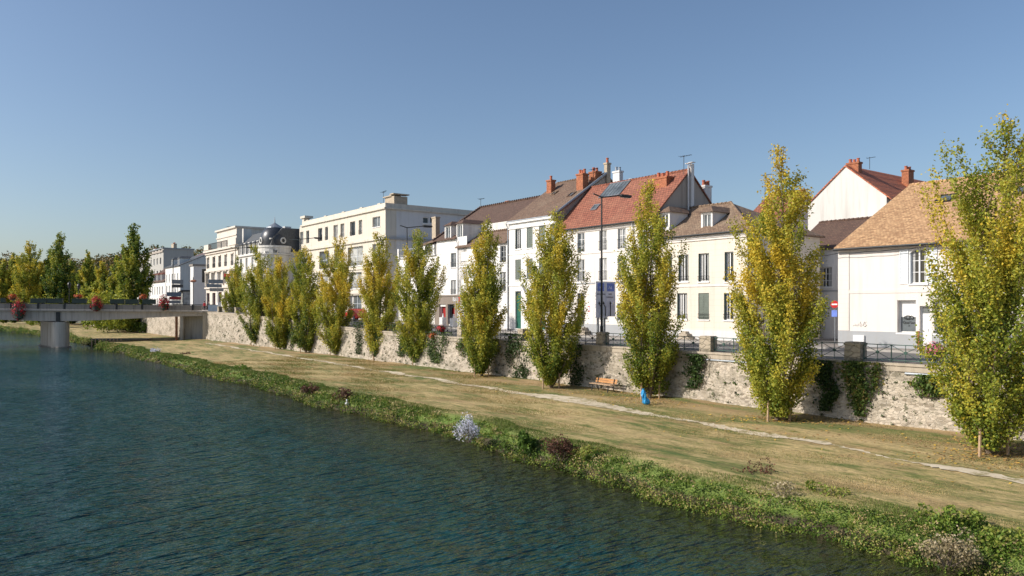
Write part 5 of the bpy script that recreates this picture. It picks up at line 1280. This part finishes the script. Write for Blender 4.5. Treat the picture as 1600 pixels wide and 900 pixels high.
# ------------------------------------------------------------------ poplars
def poplar(seed, Ht, Wd, nleaf, leaf, bias, name='poplar_tree', label='', loc=(0,0,0), group=None, gap=1.0, lean=0.0, full=False):
    g = np.random.default_rng(seed); root = thing(name, label, 'tree', loc, 0, group)
    zc = np.array([0,.04,.10,.2,.3,.42,.54,.66,.78,.88,.96,1.0]); wc = np.array([.58,.80,.98,1.08,1.06,1.0,.88,.72,.53,.33,.15,.03])
    if full: wc = np.array([.5,.7,.9,1.0,1.0,.92,.80,.66,.48,.30,.14,.03])
    prof = lambda f: np.interp(f, zc, wc)*Wd/2
    mb = MB(); tips = []
    ns = g.integers(6,9); pts_all = []; wts = []
    for i in range(ns):
        hh = Ht*(1.0 if i == 0 else (g.uniform(.72,.93) if i < 3 else g.uniform(.45,.8))); an = 2*math.pi*i*.382*1.0 + g.uniform(-.4,.4); off = .04 if i == 0 else (g.uniform(.28,.52) if i < 3 else g.uniform(.3,.55))
        path = []
        for k in range(12):
            f = k/11; z = hh*f; r = off*prof(min(1,f*hh/Ht))*(1-math.exp(-f*5)) ; path.append((r*math.cos(an+.5*f)+.06*math.sin(k*1.7+i)*f*2+lean*f*f*Ht*.05, r*math.sin(an+.5*f)+.06*math.cos(k*2.1+i)*f*2, z))
        r0 = (.10 if i == 0 else .06)*Ht/12
        mb.tube(path, [r0*(1-.9*k/11)+.006 for k in range(12)], 6)
        P_ = np.array(path)
        nb = int(hh/Ht*(50 if i == 0 else 28)*gap); low = np.sort(g.uniform(.01,.15,3))*Ht/hh
        for b in range(nb+3):
            f = low[b-nb] if b >= nb else .02+.96*((b+g.uniform())/nb)**1.12; z = f*hh; c = np.array([np.interp(z, P_[:,2], P_[:,0]), np.interp(z, P_[:,2], P_[:,1]), z])
            pw = prof(min(1, z/Ht)); L = max(.3, pw*g.uniform(.4,1.28)*(1.0 if i == 0 else .75)); a2 = g.uniform(0,2*math.pi) if i == 0 else an+g.normal()*1.1
            up = g.uniform(.8,1.7) if z > .17*Ht else g.uniform(.4,1.2); br_ = []
            for k in range(5):
                t = k/4; hr = L*t*(1-.25*t); br_.append(c+np.array([math.cos(a2)*hr, math.sin(a2)*hr, L*up*(t*.6+.4*t*t)]))
            if br_[-1][2] > Ht*1.0: continue
            if z < .17*Ht: L *= .62
            mb.tube([tuple(q) for q in br_], [.022,.017,.012,.008,.004], 4, False)
            B_ = np.array(br_); pts_all.append(B_); wts.append(L)
    mb.build('trunk', M['bark'], root)
    wts = np.array(wts); idx = g.choice(len(pts_all), nleaf, p=wts/wts.sum()); Bs = np.stack(pts_all)[idx]
    t = g.uniform(.12,1.08,nleaf)**.85; seg = np.clip((t*4).astype(int),0,3); fr = t*4-seg
    C = Bs[np.arange(nleaf),seg]*(1-fr)[:,None] + Bs[np.arange(nleaf),seg+1]*fr[:,None]
    C += g.normal(size=(nleaf,3))*np.array([.13,.13,.16])*(Ht/12)
    C[:,2] = np.maximum(C[:,2], .25)
    bt = g.uniform(-.16,.20,len(pts_all))[idx]
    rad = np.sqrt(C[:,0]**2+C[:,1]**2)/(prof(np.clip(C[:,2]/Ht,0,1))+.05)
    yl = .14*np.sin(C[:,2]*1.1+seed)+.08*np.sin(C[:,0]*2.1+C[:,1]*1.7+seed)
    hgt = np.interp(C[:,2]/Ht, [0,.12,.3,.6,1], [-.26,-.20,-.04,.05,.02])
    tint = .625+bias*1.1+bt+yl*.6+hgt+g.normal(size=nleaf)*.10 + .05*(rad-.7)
    tint = np.where(g.uniform(size=nleaf) < .045, np.maximum(tint, g.uniform(.8,1,nleaf)), tint)
    outv = np.stack([C[:,0],C[:,1],np.zeros(nleaf)],1); outv /= np.linalg.norm(outv,axis=1)[:,None]+.3
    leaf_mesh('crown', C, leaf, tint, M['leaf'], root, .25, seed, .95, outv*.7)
    return root
#  (u, v base, v top, width m, bias, label)
TR = [(1545,706,182,5.3,.03,'largest poplar, yellow-green, at the far right before the orange-roofed house'),
      (1214,655,229,4.9,.12,'tall yellowing poplar in front of the side street'),
      (1015,622,283,4.5,.05,'yellow-green poplar with a blue bag at its foot'),
      (861,606,326,4.5,.05,'poplar left of the bench, before the narrow white house'),
      (753,588,340,4.3,.02,'green poplar just right of the restaurant door'),
      (655,571,358,4.3,.0,'poplar just left of the restaurant front, loose on its right side'),
      (593,563,362,3.7,.10,'slim yellow poplar beside the second street lamp'),
      (525,556,372,4.2,.12,'most yellow poplar before the middle of the cream stone block'),
      (478,551,385,4.2,-.03,'green poplar before the left end of the cream stone block'),
      (438,546,397,4.2,.08,'yellowish poplar below the dark dome'),
      (400,540,384,4.6,-.06,'green poplar below the slate mansard roof'),
      (369,533,398,3.6,-.05,'leftmost quay poplar, beside the ornate building')]
STK = thing  # stakes below
NL = [36000,32000,27000,25000,23000,22000,20000,19000,18000,17000,17000,14000]
for i, (u_, vb, vt, wd, bi, lb) in enumerate(TR):
    Y = 5.36*FPX/(vb-HOR); X = (u_-800)/FPX*Y; z0 = zg(.8*X+.6*Y)
    Ht = (vb-vt)*Y/FPX
    poplar(100+i, Ht, wd*(.92 if i == 0 else .84 if i < 3 else .93 if i < 4 else .78 if i == 4 else 1.08 if i == 5 else 1.08), int(NL[i]*1.9), .098+.0055*i, bi, label=lb, loc=(X,Y,z0), group='poplars along the quay wall', lean=(1.3 if i == 0 else .9 if i == 4 else rnd.uniform(-.5,.8)))
    for k, (dx_, dy_) in enumerate(((-.55,-.35),(.5,-.3))):
        if i > 7 and k: continue
        mb = MB(); mb.tube([(0,0,-.1),(.02,0,1.0)], [.055,.05], 7); o = mb.build('tree_stake', M['stake']); o.location = (X+dx_, Y+dy_, zg(.8*(X+dx_)+.6*(Y+dy_)))
        tag(o, 'bare wooden stake on the %s of the %s quay poplar from the right' % ('left' if k == 0 else 'right', ORD[i]), 'stake', 'tree stakes of the poplars')
# trees along the far bank past the bridge
FT = [(209,164,31,20.2,7.6,-.22,'tall dark green poplar right beyond the bridge'),(137,205,31,17.2,6.2,-.1,'small pointed green poplar between the two tall dark ones'),
      (93,214,28,23.0,8.5,-.27,'tallest dark green poplar beyond the bridge lanterns'),(78,228,27,19.5,6,-.22,'dark poplar shoulder left of the tallest one'),(46,225,22,21.4,9.5,.04,'broad yellow-green poplar at left beyond the bridge'),
      (22,240,21,19.5,6,-.06,'narrow poplar at far left behind the yellow one')]
for i, (u_, Y, p, zt, wd, bi, lb) in enumerate(FT):
    X = (u_-800)/FPX*Y; z0 = -2.8
    poplar(300+i, zt-z0, wd, 19000, .42, bi, label=lb, loc=(X,Y,z0), group='tall poplars beyond the bridge', full=True)
for i, (u_, Y, p, zt, wd, bi, lb) in enumerate(((112,222,0,16,6.5,-.14,'green poplar in the gap right of the tallest dark one'),(160,190,0,13.5,6,-.04,'low green poplar between pointed and right-hand ones'),(5,236,0,17,7,.0,'green poplar cut by the left edge of view'),(62,240,0,17,7,.05,'green poplar between the yellow and the tallest one'),(183,182,0,14.5,5.5,-.14,'slim green poplar just left of the right-hand tall one'))):
    X = (u_-800)/FPX*Y; poplar(330+i, zt+2.8, wd, 14000, .44, bi, label=lb, loc=(X,Y,-2.8), group='tall poplars beyond the bridge', full=True)
def bush(name, label, loc, rx, ry, h, n, size, lo, hi, mat, seed, cat='bush', group=None, rz=0, up=.3, stems=True, base=0.0):
    root = thing(name, label, cat, loc, rz, group); g = np.random.default_rng(seed); nl = 15
    cs = g.normal(size=(nl,3))*np.array([.45,.45,.25]); cs[:,2] = np.abs(cs[:,2])+.35; idx = g.integers(0,nl,n)
    d = g.normal(size=(n,3)); d /= np.linalg.norm(d,axis=1)[:,None]; d *= g.uniform(.35,1,n)[:,None]**.5
    C = cs[idx]+d*g.uniform(.22,.5,nl)[idx][:,None]; C = C*np.array([rx,ry,h*.8]); C[:,2] = np.clip(C[:,2], base, None)
    tint = lo+(hi-lo)*np.clip(.5+.25*g.normal(size=n)+.25*(d[:,2]), 0, 1)
    leaf_mesh('foliage', C, size, tint, mat, root, up, seed)
    if stems:
        mb = MB()
        for k in range(6):
            c = cs[k]*np.array([rx,ry,h*.8]); mb.tube([(c[0]*.2,c[1]*.2,-.05),(c[0]*.6,c[1]*.6,c[2]*.5),tuple(c)], [.03,.02,.008], 4)
        mb.build('stem', M['bark'], root)
    return root
for i, (u_, Y, rx, zt, lb) in enumerate(((170,160,5,7.5,'rounded yellow-green bush tree beside the tall dark poplar'),(70,196,4.5,6.5,'yellow-green bush below the tallest poplar'),(195,156,4,5,'low green bush at the foot of the right poplar beyond bridge'))):
    bush('bush', lb, ((u_-800)/FPX*Y, Y, -2.8), rx, rx, zt+2.8, 4500, .45, .35, .75, M['leaf'], 400+i, 'bush', 'bushes beyond the bridge')
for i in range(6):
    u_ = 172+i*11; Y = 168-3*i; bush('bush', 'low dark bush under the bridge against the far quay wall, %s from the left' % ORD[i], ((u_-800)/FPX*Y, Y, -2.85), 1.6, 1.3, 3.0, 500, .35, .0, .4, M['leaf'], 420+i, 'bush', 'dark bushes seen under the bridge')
# hills with autumn woods
mb = MB(); ns, npp = 40, 12
for a in range(ns):
    for b in range(npp):
        x = -620+a*18; y = 330+b*40; f = smooth(320, 620, y); mb.v.append((x, y, -3+f*(35+4*math.sin(x*.021)+3*math.sin(x*.05+1))))
for a in range(ns-1):
    for b in range(npp-1): mb.f.append((a*npp+b,a*npp+b+1,(a+1)*npp+b+1,(a+1)*npp+b)); mb.m.append(0)
o = mb.build('hills', plain('wooded_hill_floor', (.07,.06,.03), .9)); o['kind'] = 'structure'
g = np.random.default_rng(77); CC, TT = [], []
for k in range(420):
    Y = g.uniform(300,560); u_ = g.uniform(-140, 330); X = (u_-800)/FPX*Y; zz = -3+smooth(320,620,Y)*(35+4*math.sin(X*.021)+3*math.sin(X*.05+1))
    ht = g.uniform(10,15); r = g.uniform(4.5,7.5); n = 170; d = g.normal(size=(n,3)); d /= np.linalg.norm(d,axis=1)[:,None]; d *= g.uniform(.6,1.05,n)[:,None]
    CC.append(d*np.array([r,r,ht*.5])+np.array([X,Y,zz+ht*.55])); TT.append(np.clip(g.uniform(.1,.85)+g.normal(size=n)*.1+d[:,2]*.08,0,1))
o = leaf_mesh('woods', np.concatenate(CC), 1.5, np.concatenate(TT), M['woods'], None, .4, 5); o['kind'] = 'stuff'; o['label'] = 'autumn woods in brown and green on the distant hill at left'; o['category'] = 'woods'
# dark pines against the sky above the grey block
for i, (u_, v_) in enumerate(((254,381),(291,380),(284,386),(298,386))):
    Y = 330; bush('hill_tree', 'small dark tree on the skyline above the grey block, %s from the left' % ORD[i], ((u_-800)/FPX*Y, Y, CAMZ+(478-410)*Y/FPX), 1.5, 1.5, (410-v_)*Y/FPX*.8, 350, .7, 0, .3, M['leaf'], 440+i, 'tree', 'dark skyline trees')

# ------------------------------------------------------------------ ivy on the wall
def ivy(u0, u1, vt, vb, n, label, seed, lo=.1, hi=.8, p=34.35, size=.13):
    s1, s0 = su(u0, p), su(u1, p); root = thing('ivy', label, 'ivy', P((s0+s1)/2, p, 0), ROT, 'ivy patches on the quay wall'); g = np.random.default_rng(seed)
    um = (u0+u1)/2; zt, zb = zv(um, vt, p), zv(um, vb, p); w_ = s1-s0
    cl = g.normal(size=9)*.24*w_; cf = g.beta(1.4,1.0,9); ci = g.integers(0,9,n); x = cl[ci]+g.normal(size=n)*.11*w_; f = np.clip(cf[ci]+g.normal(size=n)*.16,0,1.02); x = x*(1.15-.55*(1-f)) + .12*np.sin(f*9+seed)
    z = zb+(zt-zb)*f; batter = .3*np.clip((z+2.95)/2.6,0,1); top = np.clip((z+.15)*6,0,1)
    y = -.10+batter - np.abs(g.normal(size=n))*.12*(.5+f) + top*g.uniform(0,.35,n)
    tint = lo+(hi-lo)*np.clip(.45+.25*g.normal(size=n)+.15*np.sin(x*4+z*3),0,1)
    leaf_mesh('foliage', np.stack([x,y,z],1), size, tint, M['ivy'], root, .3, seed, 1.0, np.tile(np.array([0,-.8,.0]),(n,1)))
    mb = MB()
    for k in range(4): xx = g.normal()*.2*w_; mb.tube([(xx*.4,-.05,max(zb,-2.8)),(xx*.8,.05,(zt+max(zb,-2.8))/2),(xx,.18,zt-.1)], .018, 4)
    mb.build('stem', M['bark'], root)
IV = [(1318,1372,568,648,2600,'bright ivy patch hanging below the pillar by the orange-roofed house',.3,1.0),(1258,1318,566,640,2400,'dark shaded ivy right of the yellowing poplar',0,.5),(1420,1475,588,618,1300,'thin ivy spreading from the big right-hand poplar',.3,.9),  # shaded and shadowed patches: poplar shade painted in by a darker leaf tint
      (1068,1112,556,606,1800,'shadowed ivy right of the poplar with the blue bag',.0,.6),(790,822,524,590,2600,'thick ivy column, dark with painted shade, right of the restaurant poplar',0,.45),(662,700,520,566,2200,'ivy bush under the red flowers left of the restaurant',.1,.8),(608,640,510,556,2200,'ivy cascade beside the street lamp before the cream block',.1,.8),
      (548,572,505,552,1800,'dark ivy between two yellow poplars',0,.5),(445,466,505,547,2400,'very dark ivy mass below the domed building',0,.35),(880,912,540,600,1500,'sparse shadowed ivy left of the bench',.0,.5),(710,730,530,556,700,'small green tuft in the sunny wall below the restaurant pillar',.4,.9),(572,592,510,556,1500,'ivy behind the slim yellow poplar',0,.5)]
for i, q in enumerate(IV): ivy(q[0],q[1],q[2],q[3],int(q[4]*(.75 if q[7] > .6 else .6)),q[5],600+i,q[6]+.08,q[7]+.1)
# small weeds rooted in the wall joints: uncountable, one object
g = np.random.default_rng(61); CC = []; TT = []
for k in range(620):
    s = g.uniform(5, 125)**1.0; f = g.beta(1.3,1.3); z = -2.8+f*(zs(s)-.5+2.8); n = int(g.integers(6,22)); r = g.uniform(.03,.12)
    c = np.array([-s, 34.33+.32*f-.03, z]); d = g.normal(size=(n,3))*np.array([r,.03,r*.7]); CC.append(c+d); TT.append(np.clip(g.uniform(.1,.8)+g.normal(size=n)*.15,0,1))
o = leaf_mesh('wall_weeds', np.concatenate(CC), .085, np.concatenate(TT), M['ivy'], None, .3, 62); o.rotation_euler = (0,0,ROT); tag(o, 'tiny weeds growing in the joints of the quay wall', 'weeds', kind='stuff')

# ------------------------------------------------------------------ bank plants
g = np.random.default_rng(21); CC, TT, SZ = [], [], []
s = 3.0
while s < 285:
    Yd = .8*s+12; dens = 30.0/max(20, Yd)
    step = .030/dens**.6*(1 if s < 140 else 2.2)
    s += step
    pp = g.uniform(20.1, 21.3); p = pp+edge(s)*max(0,min(1,(30-pp)/8)); r = g.uniform(.18,.5)*(1 if s < 120 else 1.6); 
    hgt = r*g.uniform(.5,2.0)*(.9+.3*math.sin(s*.35)+.35*math.sin(s*.11+2))*(1.1-.75*smooth(20.6,21.25,pp))
    hgt = max(.1, hgt)
    n = int(36*(r/.3)**1.5*max(.35,dens)); sz = .08*max(.8,(Yd/30)**.55)
    d = g.normal(size=(n,3)); d /= np.linalg.norm(d,axis=1)[:,None]; d[:,2] = np.abs(d[:,2]); d *= g.uniform(.5,1,n)[:,None]
    c = np.array([-s, p, max(WATER-.02, zg(pp)-.06)])
    CC.append(c+d*np.array([r,r,hgt]))
    kind = g.uniform(); patch = .5+.5*math.sin(s*.47+1.3*math.sin(s*.13))
    base = .27+.22*patch+.17*g.normal()
    if kind > .93: base = .86
    if pp < 20.5 and g.uniform() < .4: base = g.uniform(.72,.98)
    elif g.uniform() < .10: base = g.uniform(.85,1.0)
    TT.append(np.clip(base+.12*g.normal(size=n)+.42*(d[:,2]-.45)-.16*(pp < 20.4),0,1)); SZ.append(np.full(n,sz))  # leaves low in each mound tinted darker, shade in the gaps painted in
o = leaf_mesh('bank_vegetation', np.concatenate(CC), np.concatenate(SZ), np.concatenate(TT), M['veg'], None, .35, 22, .7); o.rotation_euler = (0,0,ROT)
tag(o, 'dense weeds and low plants covering the river bank edge', 'bank plants', kind='stuff')
# upright grass blades on the bank lip and lawn
def blades(name, n, s0, s1, p0, p1, h0, h1, t0, t1, seed, label, wpow=1.6, wide=.012):
    g = np.random.default_rng(seed); s = s0+(s1-s0)*g.uniform(size=n)**wpow; p = g.uniform(p0,p1,n)
    sh = np.array([edge(a)*max(0,min(1,(30-b)/8)) for a, b in zip(s,p)]); z = np.interp(p, PROF_P, PROF_Z) - .02
    h = g.uniform(h0,h1,n)*np.clip((s/30),.8,2.0)**.5; an = g.uniform(0,6.28,n); wd = wide*np.clip(s/22,.9,3.5)
    B0 = np.stack([-s,p+sh,z],1); dr_ = np.stack([np.cos(an),np.sin(an),np.zeros(n)],1); ln = np.stack([g.normal(size=n)*.35*h, g.normal(size=n)*.35*h, h],1)
    V = np.stack([B0-dr_*wd[:,None], B0+dr_*wd[:,None], B0+ln],1).reshape(-1,3)
    me = bpy.data.meshes.new(name); me.from_pydata(V.tolist(), [], np.arange(3*n).reshape(-1,3).tolist())
    patch = .5+.5*np.sin(s*.5+2*np.sin(p*1.1))*np.sin(p*1.3+s*.2)
    at = me.attributes.new('tint','FLOAT','POINT'); at.data.foreach_set('value', np.repeat(np.clip(t0+(t1-t0)*(.5*patch+.5*g.uniform(size=n)),0,1),3).astype(np.float32)); me.materials.append(M['blade'])
    o = bpy.data.objects.new(name, me); col.objects.link(o); o.rotation_euler = (0,0,ROT); tag(o, label, 'grass', kind='stuff')
blades('long_grass', 60000, 6, 130, 20.9, 22.1, .05, .13, .0, .42, 31, 'longer green grass along the lip of the bank')
blades('mown_grass', 190000, 6, 80, 21.8, 34.2, .02, .06, .2, 1.0, 33, 'short dry mown grass on the river bank', 1.7, .010)
# fallen leaves
g = np.random.default_rng(41); CC = []
for i, (u_, vb, vt, wd, bi, lb) in enumerate(TR[:8]):
    Y = 5.36*FPX/(vb-HOR); X = (u_-800)/FPX*Y; n = [1500,1400,1000,600,350,250,150,150][i]; r = np.abs(g.normal(size=n))*2.4; a = g.uniform(0,6.28,n)
    x, y = X+.6+r*np.cos(a)*1.25, Y+r*np.sin(a); p = .8*x+.6*y; ok = (p < 34.2) & (p > 22); CC.append(np.stack([x,y,np.interp(p,PROF_P,PROF_Z)+.03],1)[ok])
C = np.concatenate(CC); o = leaf_mesh('fallen_leaves', C, .115, g.uniform(0,1,len(C)), M['deadleaf'], None, 3.0, 42); tag(o, 'yellow and brown fallen leaves scattered under the poplars', 'leaves', kind='stuff')
# single plants on the bank
def at_bank(u_, v_, z): Y = (CAMZ-z)*FPX/(v_-HOR); return ((u_-800)/FPX*Y, Y, z)
BK = [('flowering_shrub','white flowering aster shrub on the bank edge',732,690,1.25,.8,1.25,1900,.07,.12,1,'aster'),('flowering_shrub','small pale flowering shrub at the left end of the bank',243,556,1.5,1.0,1.0,700,.16,.2,1,'aster'),
      ('shrub','red-brown bush on the bank, right of the white asters',876,718,.85,.8,1.0,1500,.085,0,1,'reddish'),('shrub','red-brown twiggy bush at left on the bank',290,560,1.2,.8,.9,500,.15,0,1,'reddish'),('shrub','red-brown bush low on the bank near the middle',487,618,1.1,.8,.95,800,.12,0,.9,'reddish'),('shrub','second red-brown bush, right of the low one on the bank',541,630,1.1,.8,1.0,800,.12,.1,1,'reddish'),
      ('shrub','brown dry bush standing above the bank in the right half',1184,762,.75,.7,1.0,700,.07,.3,1,'reddish'),('shrub','dry straw-coloured plant clump at the water in the lower right',1480,880,.95,.7,.75,1500,.075,.2,1,'dryplant'),('shrub','pale seeding plant clump on the bank below the brown bush',1215,792,.7,.55,.75,1200,.07,.35,1,'dryplant'),
      ('shrub','bright green leafy bush at the lower right bank edge',1505,850,1.0,.8,1.05,2400,.085,.3,.75,'veg'),('shrub','green leafy bush at the bank edge in the bottom right corner',1590,880,.9,.7,.85,2200,.085,.3,.8,'veg'),('reed_clump','clump of long green leaves at the water right of the asters',820,705,.8,.6,.95,1500,.12,.1,.45,'veg'),('shrub','yellow-green bush left of the lower right plants',1300,800,.9,.7,.8,1800,.08,.45,.85,'veg'),
      ('shrub','yellow-green bush below the lawn at the middle of the bank',920,722,.8,.6,.85,1500,.085,.5,.9,'veg'),('shrub','green mound of weeds near the left part of the bank',380,586,1.8,1.0,1.1,1300,.14,.2,.6,'veg'),('shrub','dark green mound on the bank before the red-brown bushes',455,606,1.4,.9,.9,1200,.12,.15,.55,'veg')]
for i, q in enumerate(BK):
    nm, lb, u_, v_, rx, ry, h, n, sz, lo, hi, m_ = q
    bush(nm, lb, at_bank(u_, v_, -3.55), rx*.75, ry*.75, h, n, sz, lo, hi, M[m_], 700+i, 'shrub', 'shrubs along the river bank', ROT, .3)
# white bird-like float by the bank
mb = MB(); mb.lathe(0,0,[(0,0),(.12,.03),(.16,.12),(.1,.22),(.03,.24),(.05,.3),(.05,.38),(0,.42)],10); o = mb.build('marker_float', M['frame'], None, True); o.location = at_bank(542,634,-3.6); tag(o, 'small white float at the water edge below the red-brown bushes', 'float')
